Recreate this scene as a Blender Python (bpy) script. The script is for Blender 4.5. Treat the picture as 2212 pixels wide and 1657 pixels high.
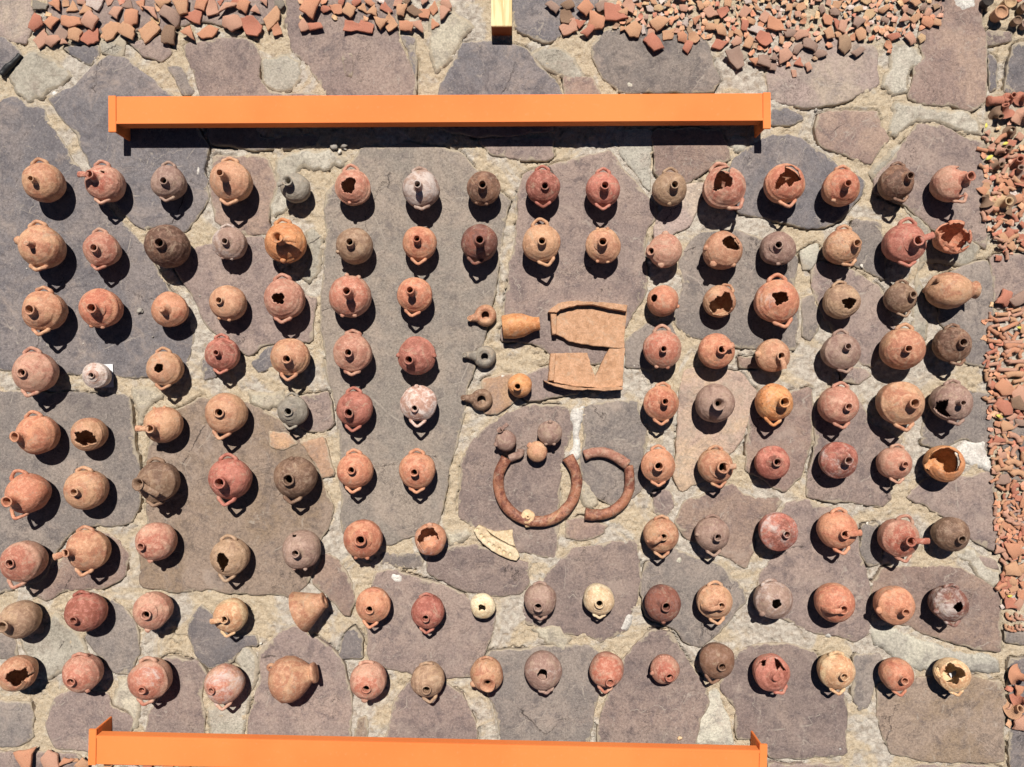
import bpy, bmesh, math, random
import numpy as np
from mathutils import Vector, Matrix, noise as mn
from mathutils.geometry import delaunay_2d_cdt

# ---------------------------------------------------------------- camera, sun, sky
U = 0.002            # one unit of the survey grid is 2 mm
H = 1500.0           # camera height in units (3 m)
CX, CY = 1106.0, 828.5
scn = bpy.context.scene
for o in list(bpy.data.objects): bpy.data.objects.remove(o)
col = scn.collection
cam = bpy.data.cameras.new('camera'); camo = bpy.data.objects.new('camera', cam); col.objects.link(camo)
camo.location = (0, 0, H*U); cam.sensor_width = 36; cam.lens = 36*H/2212.0
cam.clip_end = 200; cam.clip_start = 0.05
scn.camera = camo
SUN_EL = 60.0
w = bpy.data.worlds.new('World'); scn.world = w; w.use_nodes = True
nt = w.node_tree; sky = nt.nodes.new('ShaderNodeTexSky'); sky.sky_type = 'NISHITA'; sky.sun_disc = False
sky.sun_elevation = math.radians(SUN_EL); sky.sun_rotation = 0.0
sky.air_density = 0.35; sky.dust_density = 0.1; sky.altitude = 1000
bg = nt.nodes['Background']; bg.inputs['Strength'].default_value = 0.05
nt.links.new(sky.outputs[0], bg.inputs[0])
sl = bpy.data.lights.new('sun', 'SUN'); sl.energy = 5.0; sl.angle = math.radians(0.5); sl.color = (1.0, 0.955, 0.88)
so = bpy.data.objects.new('sun', sl); so.rotation_euler = (-math.radians(90-SUN_EL), math.radians(-0.8), 0); col.objects.link(so)
so.location = (0, 3, 6)
scn.view_settings.view_transform = 'Standard'; scn.view_settings.look = 'None'
scn.cycles.diffuse_bounces = 1 if hasattr(scn, 'cycles') else 1
scn.view_settings.exposure = 0.06; scn.view_settings.gamma = 1.0; scn.view_settings.use_curve_mapping = False
R = random.Random(7)

# ---------------------------------------------------------------- helpers
def W(px, py, z=0.0):
    """photo-survey position of a point at height z -> world units"""
    k = (H-z)/H
    return Vector(((px-CX)*k, (CY-py)*k, z))
def P(v):
    k = H/(H-v.z)
    return (CX+v.x*k, CY-v.y*k)
def lin(c):
    return tuple((x/255/12.92 if x/255 <= 0.04045 else ((x/255+0.055)/1.055)**2.4) for x in c)
def mesh(name, verts, faces, mat=None, parent=None, loc=(0,0,0), smooth=True, sc=U):
    me = bpy.data.meshes.new(name)
    me.from_pydata([(v[0]*sc, v[1]*sc, v[2]*sc) for v in verts], [], faces)
    if smooth: me.polygons.foreach_set('use_smooth', [True]*len(me.polygons))
    if mat: me.materials.append(mat)
    o = bpy.data.objects.new(name, me); col.objects.link(o)
    o.location = (loc[0]*U, loc[1]*U, loc[2]*U)
    if parent: o.parent = parent
    return o
def thing(name, label, cat, loc=(0,0,0), group=None):
    o = bpy.data.objects.new(name, None); col.objects.link(o); o.empty_display_size = 0.02
    o.location = (loc[0]*U, loc[1]*U, loc[2]*U)
    o['label'] = label; o['category'] = cat
    if group: o['group'] = group
    return o
def tag(o, label, cat, group=None):
    o['label'] = label; o['category'] = cat
    if group: o['group'] = group
    return o
def fix(bm_or_faces): pass

# ---------------------------------------------------------------- materials
def N(t, typ, **kw):
    n = t.nodes.new(typ)
    for k, v in kw.items(): setattr(n, k, v)
    return n
def noise_node(t, vec, scale, detail=4, rough=0.6, dist=0.0):
    n = N(t, 'ShaderNodeTexNoise'); n.inputs['Scale'].default_value = scale
    n.inputs['Detail'].default_value = detail; n.inputs['Roughness'].default_value = rough
    n.inputs['Distortion'].default_value = dist
    t.links.new(vec, n.inputs['Vector']); return n.outputs['Fac']
def ramp(t, fac, a, b):
    n = N(t, 'ShaderNodeMapRange'); n.inputs['From Min'].default_value = a; n.inputs['From Max'].default_value = b
    n.interpolation_type = 'SMOOTHSTEP'
    t.links.new(fac, n.inputs['Value']); return n.outputs['Result']
def mixc(t, fac, a, b, mode='MIX'):
    n = N(t, 'ShaderNodeMix', data_type='RGBA', blend_type=mode)
    for s, v in ((0, fac), (6, a), (7, b)):
        if isinstance(v, (int, float)): n.inputs[s].default_value = v
        elif isinstance(v, tuple): n.inputs[s].default_value = (*v[:3], 1)
        else: t.links.new(v, n.inputs[s])
    return n.outputs[2]
def mth(t, op, a, b=0.0):
    n = N(t, 'ShaderNodeMath', operation=op)
    for s, v in ((0, a), (1, b)):
        if isinstance(v, (int, float)): n.inputs[s].default_value = v
        else: t.links.new(v, n.inputs[s])
    return n.outputs[0]
def new_mat(name, rough=0.85):
    m = bpy.data.materials.new(name); m.use_nodes = True
    b = m.node_tree.nodes['Principled BSDF']; b.inputs['Roughness'].default_value = rough
    return m, m.node_tree, b
def bump(t, b, h, dist, strength=1.0):
    n = N(t, 'ShaderNodeBump'); n.inputs['Distance'].default_value = dist; n.inputs['Strength'].default_value = strength
    t.links.new(h, n.inputs['Height']); t.links.new(n.outputs[0], b.inputs['Normal'])
def posvec(t, rnd=True, kind='obj'):
    if kind == 'obj':
        tc = N(t, 'ShaderNodeTexCoord').outputs['Object']
    else:
        tc = N(t, 'ShaderNodeNewGeometry').outputs['Position']
    if not rnd: return tc
    oi = N(t, 'ShaderNodeObjectInfo')
    m = mth(t, 'MULTIPLY', oi.outputs['Random'], 37.0)
    v = N(t, 'ShaderNodeVectorMath', operation='ADD'); t.links.new(tc, v.inputs[0])
    c = N(t, 'ShaderNodeCombineXYZ')
    for i in range(3): t.links.new(m, c.inputs[i])
    t.links.new(c.outputs[0], v.inputs[1]); return v.outputs[0]

def N_floor(t, a):
    n = N(t, 'ShaderNodeMath', operation='FLOOR'); t.links.new(a, n.inputs[0]); return n.outputs[0]
def stone_mat(name, c1, c2, c3, edge_amt=1.0, rough=0.85, relief=1.0, mort=(204,188,164)):
    m, t, b = new_mat(name, rough)
    v = posvec(t, True, 'pos')
    oi = N(t, 'ShaderNodeObjectInfo')
    big = noise_node(t, v, 3.2, 4, 0.62, 0.6)
    mid = noise_node(t, v, 14, 6, 0.72, 0.4)
    fin = noise_node(t, v, 105, 6, 0.8)
    spk = noise_node(t, v, 260, 3, 0.7)
    c = mixc(t, ramp(t, big, 0.42, 0.58), lin(c1), lin(c2))
    c = mixc(t, mth(t, 'MULTIPLY', ramp(t, mid, 0.46, 0.66), 0.8), c, lin(c3))
    k = mth(t, 'ADD', mth(t, 'MULTIPLY', ramp(t, fin, 0.34, 0.66), 0.52), 0.80)
    c = mixc(t, 1.0, c, N(t, 'ShaderNodeCombineColor').outputs[0] if False else comb(t, k), 'MULTIPLY')
    k2 = mth(t, 'ADD', mth(t, 'MULTIPLY', oi.outputs['Random'], 0.26), 0.87)
    c = mixc(t, 1.0, c, comb(t, k2), 'MULTIPLY')
    # pale mineral specks and dark pits
    c = mixc(t, mth(t, 'MULTIPLY', ramp(t, spk, 0.60, 0.70), 0.6), c, lin((214,198,188)))
    c = mixc(t, mth(t, 'MULTIPLY', ramp(t, spk, 0.40, 0.30), 0.45), c, lin((66,56,56)))
    bl = noise_node(t, v, 7, 7, 0.78, 0.7)
    c = mixc(t, mth(t, 'MULTIPLY', ramp(t, bl, 0.50, 0.72), 0.55), c, lin((178,160,148)))
    c = mixc(t, mth(t, 'MULTIPLY', ramp(t, bl, 0.46, 0.30), 0.45), c, lin((88,80,84)))
    # thin pale scratches / lime veins
    vn = N(t, 'ShaderNodeTexVoronoi', feature='DISTANCE_TO_EDGE'); vn.inputs['Scale'].default_value = 3.1
    dv = N(t, 'ShaderNodeVectorMath', operation='MULTIPLY_ADD')
    t.links.new(big, dv.inputs[0]); dv.inputs[1].default_value = (0.5,0.5,0.5); t.links.new(v, dv.inputs[2])
    t.links.new(dv.outputs[0], vn.inputs['Vector'])
    vein = mth(t, 'MULTIPLY', ramp(t, vn.outputs[0], 0.010, 0.002), ramp(t, mid, 0.45, 0.6))
    c = mixc(t, mth(t, 'MULTIPLY', vein, 0.5), c, lin((190,178,165)))
    vc = N(t, 'ShaderNodeTexVoronoi', feature='DISTANCE_TO_EDGE'); vc.inputs['Scale'].default_value = 1.9
    dc = N(t, 'ShaderNodeVectorMath', operation='MULTIPLY_ADD')
    t.links.new(mid, dc.inputs[0]); dc.inputs[1].default_value = (0.35,0.35,0.35); t.links.new(v, dc.inputs[2]); t.links.new(dc.outputs[0], vc.inputs['Vector'])
    crk = mth(t, 'MULTIPLY', ramp(t, vc.outputs[0], 0.0065, 0.002), ramp(t, big, 0.50, 0.56))
    c = mixc(t, mth(t, 'MULTIPLY', crk, 0.8), c, lin((52,44,42)))
    # lime dust spots
    du = noise_node(t, v, 22, 5, 0.8, 0.8)
    c = mixc(t, mth(t, 'MULTIPLY', ramp(t, du, 0.58, 0.74), 0.6), c, lin((184,172,160)))
    at = N(t, 'ShaderNodeAttribute', attribute_name='edge')
    e = mth(t, 'MULTIPLY', at.outputs['Fac'], edge_amt)
    e = mth(t, 'ADD', e, mth(t, 'MULTIPLY', mth(t, 'SUBTRACT', mid, 0.5), 2.6))
    c = mixc(t, mth(t, 'MULTIPLY', ramp(t, e, 0.66, 0.92), 0.7), c, mixc(t, fin, lin(tuple(int(x*.82) for x in mort)), lin(mort)))
    t.links.new(c, b.inputs['Base Color'])
    ln_ = noise_node(t, v, 5.5, 6, 0.66, 1.1)
    led = mth(t, 'DIVIDE', N_floor(t, mth(t, 'MULTIPLY', ln_, 9.0)), 9.0)
    hgt = mth(t, 'ADD', mth(t, 'MULTIPLY', mid, 0.6), mth(t, 'MULTIPLY', fin, 0.5))
    hgt = mth(t, 'ADD', hgt, mth(t, 'MULTIPLY', led, 2.2))
    hgt = mth(t, 'ADD', hgt, mth(t, 'MULTIPLY', spk, 0.25))
    bump(t, b, hgt, 0.0035*relief)
    b.inputs['Specular IOR Level'].default_value = 0.25
    return m
def comb(t, f):
    n = N(t, 'ShaderNodeCombineColor')
    for i in range(3): t.links.new(f, n.inputs[i])
    return n.outputs[0]

ST = {
 'mauve': stone_mat('mauve_slab', (138,121,115), (152,133,124), (108,95,94)),
 'grey':  stone_mat('grey_slab', (130,121,116), (146,134,126), (104,97,96)),
 'blue':  stone_mat('blue_grey_slab', (114,109,111), (130,121,119), (94,90,94)),
 'greyl': stone_mat('pale_grey_slab', (146,136,127), (160,146,134), (124,115,110)),
 'pink': stone_mat('pink_slab', (160,136,122), (144,122,113), (122,105,101)),
 'brown': stone_mat('brown_slab', (150,129,110), (156,136,121), (114,100,92)),
 'peach': stone_mat('peach_slab', (186,160,136), (172,148,134), (158,142,128), 0.8),
 'beige': stone_mat('beige_slab', (184,166,150), (170,150,142), (150,136,130), 0.8),
 'light': stone_mat('pale_stone', (196,190,174), (180,174,162), (150,144,136), 0.8),
 'cement': stone_mat('cement_crust', (188,180,166), (172,164,150), (140,130,118), 1.6, 0.95, 2.2),
 'cream': stone_mat('lime_crust', (204,194,174), (190,178,158), (160,150,138), 1.6, 0.95, 2.2),
 'white': stone_mat('white_lime', (226,222,214), (214,208,200), (190,182,176), 0.3, 0.9, 1.4, (220,214,205)),
 'orange': stone_mat('orange_slab', (188,152,120), (176,142,118), (158,134,120), 1.0),
}
def ground_mat():
    m, t, b = new_mat('sandy_mortar', 0.95)
    v = posvec(t, False, 'pos')
    big = noise_node(t, v, 3.4, 5, 0.62, 0.8); mid = noise_node(t, v, 42, 7, 0.78, 0.4)
    fin = noise_node(t, v, 120, 6, 0.82); spk = noise_node(t, v, 300, 3, 0.75)
    crust = ramp(t, big, 0.47, 0.56)
    sand = mixc(t, ramp(t, fin, 0.38, 0.62), lin((204,182,152)), lin((230,212,186)))
    grey = mixc(t, ramp(t, mid, 0.40, 0.62), lin((196,182,168)), lin((232,222,208)))
    c = mixc(t, crust, sand, grey)
    c = mixc(t, mth(t, 'MULTIPLY', ramp(t, mid, 0.56, 0.70), 0.7), c, lin((240,230,210)))
    c = mixc(t, mth(t, 'MULTIPLY', ramp(t, mid, 0.44, 0.32), 0.6), c, lin((168,140,104)))
    c = mixc(t, mth(t, 'MULTIPLY', ramp(t, fin, 0.42, 0.30), 0.8), c, lin((96,80,62)))
    c = mixc(t, mth(t, 'MULTIPLY', ramp(t, spk, 0.58, 0.70), 0.6), c, lin((240,232,218)))
    c = mixc(t, mth(t, 'MULTIPLY', ramp(t, spk, 0.42, 0.32), 0.6), c, lin((104,86,68)))
    t.links.new(c, b.inputs['Base Color'])
    hh = mth(t, 'ADD', mth(t, 'MULTIPLY', mid, 1.0), mth(t, 'MULTIPLY', fin, 0.8))
    bump(t, b, hh, 0.010)
    b.inputs['Specular IOR Level'].default_value = 0.15
    return m
GM = ground_mat()

PAL = {  # fired clay colours
 'tan': ((198,150,114), (182,124,94)), 'pnk': ((198,144,116), (184,120,96)), 'red': ((190,112,90), (172,92,74)),
 'org': ((208,140,100), (196,118,84)), 'brn': ((138,100,78), (106,76,62)), 'drk': ((116,72,60), (140,82,64)),
 'gry': ((150,140,126), (132,122,112)), 'wht': ((218,200,190), (190,146,128)), 'buf': ((224,190,146), (208,162,118)),
 'mav': ((168,134,116), (150,114,100)), 'grn': ((176,142,112), (156,122,98)), 'yel': ((214,150,96), (200,128,76)),
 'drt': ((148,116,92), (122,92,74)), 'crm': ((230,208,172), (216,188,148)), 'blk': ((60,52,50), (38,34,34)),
}
def clay(name, c1, c2, amt=0.5, c3=(228,220,214), amt3=0.0, speck=0.15, rough=0.7, rings=0.0, zone=None):
    m, t, b = new_mat(name, rough)
    v = posvec(t, True, 'obj')
    big = noise_node(t, v, 12, 5, 0.65, 0.9); mid = noise_node(t, v, 45, 6, 0.75, 0.3); fin = noise_node(t, v, 190, 5, 0.8)
    c = mixc(t, ramp(t, big, 0.60-amt*0.32, 0.72-amt*0.32), c1, c2)
    if zone:
        zc, z0, za = zone
        sx = N(t, 'ShaderNodeSeparateXYZ'); t.links.new(N(t, 'ShaderNodeTexCoord').outputs['Object'], sx.inputs[0])
        zz = mth(t, 'ADD', sx.outputs[2], mth(t, 'MULTIPLY', mth(t, 'SUBTRACT', big, 0.5), 0.09))
        c = mixc(t, mth(t, 'MULTIPLY', ramp(t, zz, z0-0.006, z0+0.008), za), c, zc)
    pale = tuple(min(1, x*1.22+0.06) for x in c1)
    c = mixc(t, mth(t, 'MULTIPLY', ramp(t, mid, 0.47, 0.62), 0.6), c, pale)
    dark = tuple(x*0.55 for x in c2)
    c = mixc(t, mth(t, 'MULTIPLY', ramp(t, mid, 0.45, 0.33), 0.48), c, dark)
    k = mth(t, 'ADD', mth(t, 'MULTIPLY', ramp(t, fin, 0.32, 0.68), 0.34), 0.84)
    c = mixc(t, 1.0, c, comb(t, k), 'MULTIPLY')
    sp = noise_node(t, v, 110, 4, 0.75)
    c = mixc(t, mth(t, 'MULTIPLY', ramp(t, sp, 0.42, 0.32), min(.95, speck*2.6)), c, lin((66,50,44)))
    er = noise_node(t, v, 18, 6, 0.8, 1.4)
    c = mixc(t, mth(t, 'MULTIPLY', ramp(t, er, 0.52, 0.64), 0.5), c, lin((190,166,142)))
    er2 = noise_node(t, v, 9, 6, 0.8, 1.0)
    c = mixc(t, mth(t, 'MULTIPLY', ramp(t, er2, 0.46, 0.33), 0.48), c, tuple(x*0.62 for x in c2))
    if amt3 > 0:
        dp = noise_node(t, v, 9, 8, 0.82, 0.5)
        c = mixc(t, mth(t, 'MULTIPLY', ramp(t, dp, 0.69-amt3*0.44, 0.84-amt3*0.42), 0.80), c, lin(c3))
    t.links.new(c, b.inputs['Base Color'])
    hh = mth(t, 'ADD', mth(t, 'MULTIPLY', mid, 1.0), mth(t, 'MULTIPLY', fin, 0.4))
    bump(t, b, hh, 0.0035)
    b.inputs['Specular IOR Level'].default_value = 0.35
    return m
def clay_key(name, key, amt=0.5, var=None, **kw):
    a, b_ = PAL[key]
    f = 1.0 if var is None else var
    def mute(c):
        l = (.35*c[0]+.45*c[1]+.2*c[2]); q = .14 if key in ('pnk','red','mav','drk','org') else .05
        return tuple(x*(1-q)+l*q for x in c)
    return clay(name, tuple(x*f for x in mute(lin(a))), tuple(x*f for x in mute(lin(b_))), amt, **kw)

# ---------------------------------------------------------------- pavement data (survey units x2)
def off(pts, dx=0, dy=0): return [(x+dx, y+dy) for x, y in pts]
Q2 = (2212, 0); Q3 = (0, 1657); Q4 = (2212, 1657)
STONES = [
 ('beige', [(-60,-60),(130,-60),(132,140),(110,190),(60,180),(20,150),(-60,150)]),
 ('blue', [(-60,158),(15,158),(60,195),(95,235),(60,290),(10,325),(-60,330)]),
 ('blue', [(210,420),(330,370),(420,270),(470,238),(545,248),(640,330),(745,412),(860,560),(895,640),(880,740),(905,850),(860,940),(800,1010),(690,980),(620,995),(540,930),(440,800),(390,700),(330,590),(250,500)]),
 ('blue', [(-60,480),(20,425),(75,415),(110,455),(185,475),(240,580),(300,670),(360,750),(430,850),(500,935),(560,985),(630,1080),(680,1170),(750,1270),(810,1380),(830,1450),(810,1560),(790,1630),(560,1630),(300,1618),(130,1600),(-60,1592)]),
 ('pink', [(920,670),(1160,680),(1190,800),(1165,870),(1160,1010),(1060,1020),(930,960),(915,880),(905,770)]),
 ('mauve', [(830,1080),(960,1040),(1130,1020),(1160,1100),(1210,1180),(1320,1280),(1365,1290),(1345,1480),(1210,1480),(1130,1500),(1070,1540),(960,1470),(890,1400),(850,1300),(770,1190),(730,1110),(760,1085)]),
 ('greyl', [(1405,830),(1480,760),(1560,640),(1780,620),(1990,660),(2080,760),(2180,850),(2205,870),(2190,940),(2150,1100),(2150,1200),(2120,1340),(2090,1480),(2040,1620),(2020,1680),(1990,1850),(1960,1960),(1930,2060),(1915,2200),(1880,2290),(1790,2320),(1680,2352),(1560,2350),(1475,2300),(1470,1900),(1462,1800),(1420,1640),(1385,1400),(1395,1200),(1410,1000),(1400,900)]),
 ('mauve', [(790,190),(960,165),(1090,170),(1130,250),(1110,330),(1170,400),(1380,405),(1380,440),(870,440),(840,320)]),
 ('mauve', [(1240,-60),(1720,-60),(1720,150),(1760,240),(1790,330),(1790,440),(1440,440),(1340,300),(1260,210),(1235,100)]),
 ('blue', [(1730,150),(1800,160),(1805,330),(1797,400),(1765,240)]),
 ('mauve', [(210,-60),(1190,-60),(1190,100),(960,110),(850,90),(700,140),(560,140),(430,140),(200,150)]),
 ('blue', [(270,205),(430,195),(420,240),(390,282),(330,255)]),
 ('cement', [(430,180),(540,170),(530,240),(440,230)]),
 ('mauve', [(560,185),(700,160),(740,230),(700,268),(620,240)]),
 ('grey', [(720,285),(790,285),(840,400),(790,410)]),
 ('blue', [(1985,185),(2130,180),(2270,200),(2340,290),(2400,350),(2430,440),(1890,440),(1900,370),(1950,290)]),
 ('blue', [(2215,-60),(2600,-60),(2560,60),(2420,120),(2420,150),(2350,185),(2290,150),(2215,110)]),
 ('grey', [(2560,180),(2620,130),(2800,110),(3040,150),(3080,260),(3115,350),(3080,395),(2680,400),(2600,330),(2560,240)]),
 ('pink', [(2440,330),(2560,340),(2590,420),(2440,420)]),
 ('beige', [(3310,320),(3330,200),(3560,150),(3790,200),(3805,370),(3640,445),(3500,462),(3335,430)]),
 ('pink', [(3982,100),(4042,-60),(4240,-60),(4250,120),(4262,300),(4262,440),(4200,480),(4100,455),(3990,455),(3925,420),(3950,300),(3990,250),(3970,170)]),
 ('mauve', [(4266,130),(4380,130),(4375,180),(4266,195)]),
 ('blue', off([(2170,190),(2290,180),(2290,400),(2130,400),(2140,280)], *Q2)),
 ('blue', off([(2058,230),(2090,260),(2090,380),(2064,400)], *Q2)),
 ('blue', off([(1120,470),(1180,455),(1260,510),(1200,545),(1120,540)], *Q2)),
 ('pink', off([(1325,490),(1580,475),(1590,540),(1640,600),(1600,650),(1550,715),(1440,670),(1330,620),(1315,550)], *Q2)),
 ('mauve', off([(1740,540),(1850,540),(1960,595),(2045,610),(2045,820),(2050,1080),(1990,1040),(1820,1000),(1700,880),(1560,830),(1560,770),(1640,700)], *Q2)),
 ('blue', off([(960,690),(1010,640),(1120,580),(1260,600),(1370,680),(1450,740),(1530,790),(1510,850),(1430,940),(1350,985),(1230,975),(1100,940),(980,920),(930,800)], *Q2)),
 ('pink', off([(610,560),(900,560),(940,640),(945,690),(860,720),(760,790),(650,800),(615,740)], *Q2)),
 ('light', off([(440,560),(605,560),(605,700),(598,830),(540,760),(480,680)], *Q2)),
 ('mauve', [(2060,600),(2390,590),(2390,680),(2250,690),(2120,670)]),
 ('mauve', [(1900,480),(2390,480),(2390,570),(2060,590),(1900,560)]),
 ('grey', [(900,520),(1100,520),(1120,600),(1380,580),(1360,640),(1100,640),(905,630)]),
 ('mauve', [(2260,750),(2460,690),(2640,650),(2700,740),(2790,830),(2840,920),(2790,1000),(2785,1150),(2800,1260),(2740,1350),(2690,1430),(2680,1570),(2480,1570),(2380,1530),(2290,1480),(2160,1470),(2190,1300),(2200,1150),(2235,1000),(2240,830)]),
 ('grey', [(2705,1470),(2780,1400),(2900,1390),(2930,1480),(2920,1560),(2800,1600),(2700,1590)]),
 ('grey', off([(740,1080),(820,1000),(960,990),(1070,1030),(1200,1060),(1230,1120),(1225,1250),(1240,1400),(1230,1510),(1100,1515),(960,1500),(850,1480),(780,1460),(710,1400),(700,1330),(740,1250),(720,1150)], *Q2)),
 ('light', off([(1245,1090),(1320,1050),(1325,1100),(1290,1160),(1255,1170)], *Q2)),
 ('mauve', off([(1300,1165),(1335,1130),(1480,1170),(1590,1240),(1640,1350),(1670,1430),(1600,1530),(1560,1590),(1480,1550),(1370,1400),(1330,1330),(1290,1230)], *Q2)),
 ('grey', off([(1480,945),(1590,960),(1620,1080),(1610,1215),(1540,1175),(1450,1125),(1420,1050)], *Q2)),
 ('grey', off([(1850,1190),(2050,1120),(2075,1230),(2070,1400),(2085,1500),(2040,1590),(1960,1560),(1900,1440),(1840,1380),(1860,1300)], *Q2)),
 ('mauve', off([(2068,1100),(2290,1090),(2290,1330),(2085,1330)], *Q2)),
 ('peach', [(2935,1700),(2960,1600),(3100,1590),(3200,1605),(3270,1690),(3250,1780),(3210,1900),(3170,1950),(3090,2000),(3030,2080),(2940,2120),(2910,2060),(2920,1950)]),
 ('mauve', [(1990,2000),(2060,1880),(2180,1790),(2300,1745),(2450,1760),(2480,1850),(2430,1950),(2420,2120),(2410,2300),(2400,2410),(2300,2400),(2220,2390),(2060,2290),(1980,2240),(1995,2120)]),
 ('grey', [(2530,1750),(2750,1730),(2790,1850),(2780,2000),(2800,2070),(2750,2150),(2640,2190),(2560,2140),(2510,2040),(2520,1880)]),
 ('pink', off([(230,600),(300,570),(420,610),(400,650),(290,680),(230,670)], *Q4)),
 ('mauve', off([(260,710),(550,670),(550,760),(556,850),(540,950),(490,1060),(440,1095),(380,1125),(330,1090),(200,1080),(60,1040),(50,980),(130,870),(190,780)], *Q4)),
 ('grey', [(2110,2820),(2230,2805),(2420,2785),(2560,2790),(2600,2830),(2600,2900),(2570,3080),(2550,3200),(2550,3380),(2180,3380),(2170,3220),(2130,3050),(2080,2950)]),
 ('mauve', [(2600,3060),(2660,2950),(2680,2860),(2740,2790),(2820,2720),(2900,2740),(2960,2830),(3040,2950),(3060,3040),(3030,3100),(3000,3220),(3010,3380),(2570,3380),(2585,3200)]),
 ('grey', off([(570,780),(680,700),(780,740),(900,780),(1000,880),(1010,940),(930,1040),(860,1100),(820,1140),(740,1120),(700,1060),(580,1010),(556,900)], *Q4)),
 ('pink', off([(740,520),(850,470),(960,430),(1000,480),(1160,505),(1130,560),(1040,640),(1040,720),(1010,800),(940,750),(830,710),(750,670),(710,600)], *Q4)),
 ('mauve', off([(605,470),(680,460),(700,520),(660,580),(612,560)], *Q4)),
 ('mauve', off([(1180,515),(1270,505),(1400,545),(1480,595),(1490,700),(1530,820),(1545,880),(1550,1000),(1540,1080),(1480,1110),(1360,1090),(1220,1050),(1100,980),(1050,900),(1080,800),(1150,740),(1130,620)], *Q4)),
 ('mauve', off([(1310,80),(1490,60),(1560,180),(1640,220),(1690,240),(1650,330),(1630,430),(1640,500),(1600,535),(1450,515),(1310,495),(1275,485),(1285,380),(1320,250)], *Q4)),
 ('grey', off([(1775,180),(1800,120),(1900,30),(2080,40),(2085,240),(2050,290),(1960,240),(1850,285),(1775,260)], *Q4)),
 ('mauve', off([(1760,430),(1840,385),(1960,400),(2060,390),(2095,450),(2105,600),(2105,740),(2000,680),(1880,590),(1790,530),(1700,495)], *Q4)),
 ('grey', off([(1510,610),(1580,600),(1600,700),(1590,780),(1545,790),(1510,740)], *Q4)),
 ('pink', off([(1562,870),(1600,800),(1780,785),(1950,800),(2060,870),(2105,905),(2115,1100),(2110,1160),(1990,1140),(1830,1095),(1700,1045),(1562,1020)], *Q4)),
 ('mauve', off([(960,1170),(1050,1130),(1190,1120),(1310,1160),(1330,1200),(1330,1290),(1440,1340),(1450,1480),(1440,1600),(1300,1620),(1120,1620),(1060,1520),(970,1540),(960,1400),(900,1310)], *Q4)),
 ('light', off([(850,1340),(880,1320),(910,1390),(945,1450),(950,1560),(800,1560),(810,1480)], *Q4)),
 ('grey', off([(1480,1175),(1590,1165),(1600,1195),(1560,1300),(1540,1400),(1500,1420),(1470,1330)], *Q4)),
 ('brown', off([(1570,1300),(1760,1270),(1990,1262),(2110,1290),(2130,1400),(2130,1560),(2120,1635),(1900,1640),(1640,1610),(1600,1530)], *Q4)),
 ('mauve', off([(1640,1652),(2120,1655),(2120,1740),(1640,1740)], *Q4)),
 ('mauve', off([(1110,1640),(1440,1645),(1440,1740),(1110,1740)], *Q4)),
 ('grey', off([(2128,1065),(2290,1065),(2290,1130),(2135,1120)], *Q4)),
 ('blue', off([(2145,1190),(2290,1180),(2290,1740),(2155,1740)], *Q4)),
 ('grey', [(4320,1700),(4500,1700),(4500,2080),(4335,2080)]),
 ('mauve', off([(2130,480),(2290,480),(2290,680),(2130,680)], *Q4)),
 ('mauve', off([(2000,742),(2090,765),(2108,808),(2040,796)], *Q4)),
 ('grey', [(-60,1690),(300,1700),(555,1705),(575,1860),(595,2000),(605,2180),(570,2260),(440,2270),(350,2270),(280,2330),(180,2500),(90,2530),(20,2560),(-60,2590)]),
 ('pink', off([(380,630),(480,650),(560,740),(540,830),(430,890),(300,895),(200,940),(130,915),(125,880),(220,800)], *Q3)),
 ('brown', [(640,1917),(700,1790),(800,1760),(860,1715),(960,1730),(1060,1740),(1160,1790),(1270,1850),(1300,1900),(1380,2060),(1440,2200),(1410,2300),(1370,2360),(1360,2440),(1320,2530),(1270,2570),(1140,2572),(900,2548),(740,2560),(610,2530),(605,2400),(640,2280),(640,2150),(625,2040)]),
 ('mauve', [(1330,1700),(1420,1690),(1425,1760),(1450,1835),(1390,1870),(1320,1862),(1240,1820),(1250,1740)]),
 ('orange', [(1290,1910),(1400,1890),(1420,1960),(1445,2050),(1390,2072),(1350,1990)]),
 ('blue', [(870,1565),(900,1510),(960,1570),(930,1635),(880,1645)]),
 ('blue', [(1080,1570),(1150,1500),(1230,1490),(1290,1540),(1200,1570),(1120,1610)]),
 ('blue', off([(840,1000),(870,950),(920,1000),(1000,1080),(1100,1090),(1110,1130),(1060,1130),(1020,1160),(1000,1200),(910,1230),(840,1160),(815,1070)], *Q3)),
 ('grey', off([(370,1090),(480,925),(560,1000),(600,1080),(600,1160),(560,1260),(500,1250),(420,1170)], *Q3)),
 ('mauve', off([(235,1350),(330,1320),(460,1340),(480,1400),(580,1450),(560,1510),(400,1600),(230,1570),(195,1480)], *Q3)),
 ('grey', off([(-60,1370),(130,1375),(150,1450),(140,1530),(80,1570),(-60,1570)], *Q3)),
 ('grey', off([(-60,1070),(60,1090),(75,1180),(-60,1190)], *Q3)),
 ('mauve', off([(690,1200),(740,1180),(850,1200),(900,1260),(870,1360),(885,1420),(880,1540),(620,1540),(640,1440),(690,1350)], *Q3)),
 ('mauve', off([(1120,1170),(1190,1090),(1270,1050),(1400,1120),(1490,1210),(1510,1330),(1520,1430),(1510,1560),(1070,1560),(1080,1400),(1130,1290)], *Q3)),
 ('blue', off([(1490,1090),(1530,1050),(1570,1100),(1565,1190),(1465,1185)], *Q3)),
 ('mauve', off([(1620,820),(1680,805),(1850,850),(2000,905),(2040,940),(2150,970),(2120,1100),(2080,1220),(2040,1270),(1900,1270),(1700,1240),(1590,1200),(1590,1100),(1585,950)], *Q3)),
 ('grey', off([(1640,732),(1830,742),(1825,795),(1650,788)], *Q3)),
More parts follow.
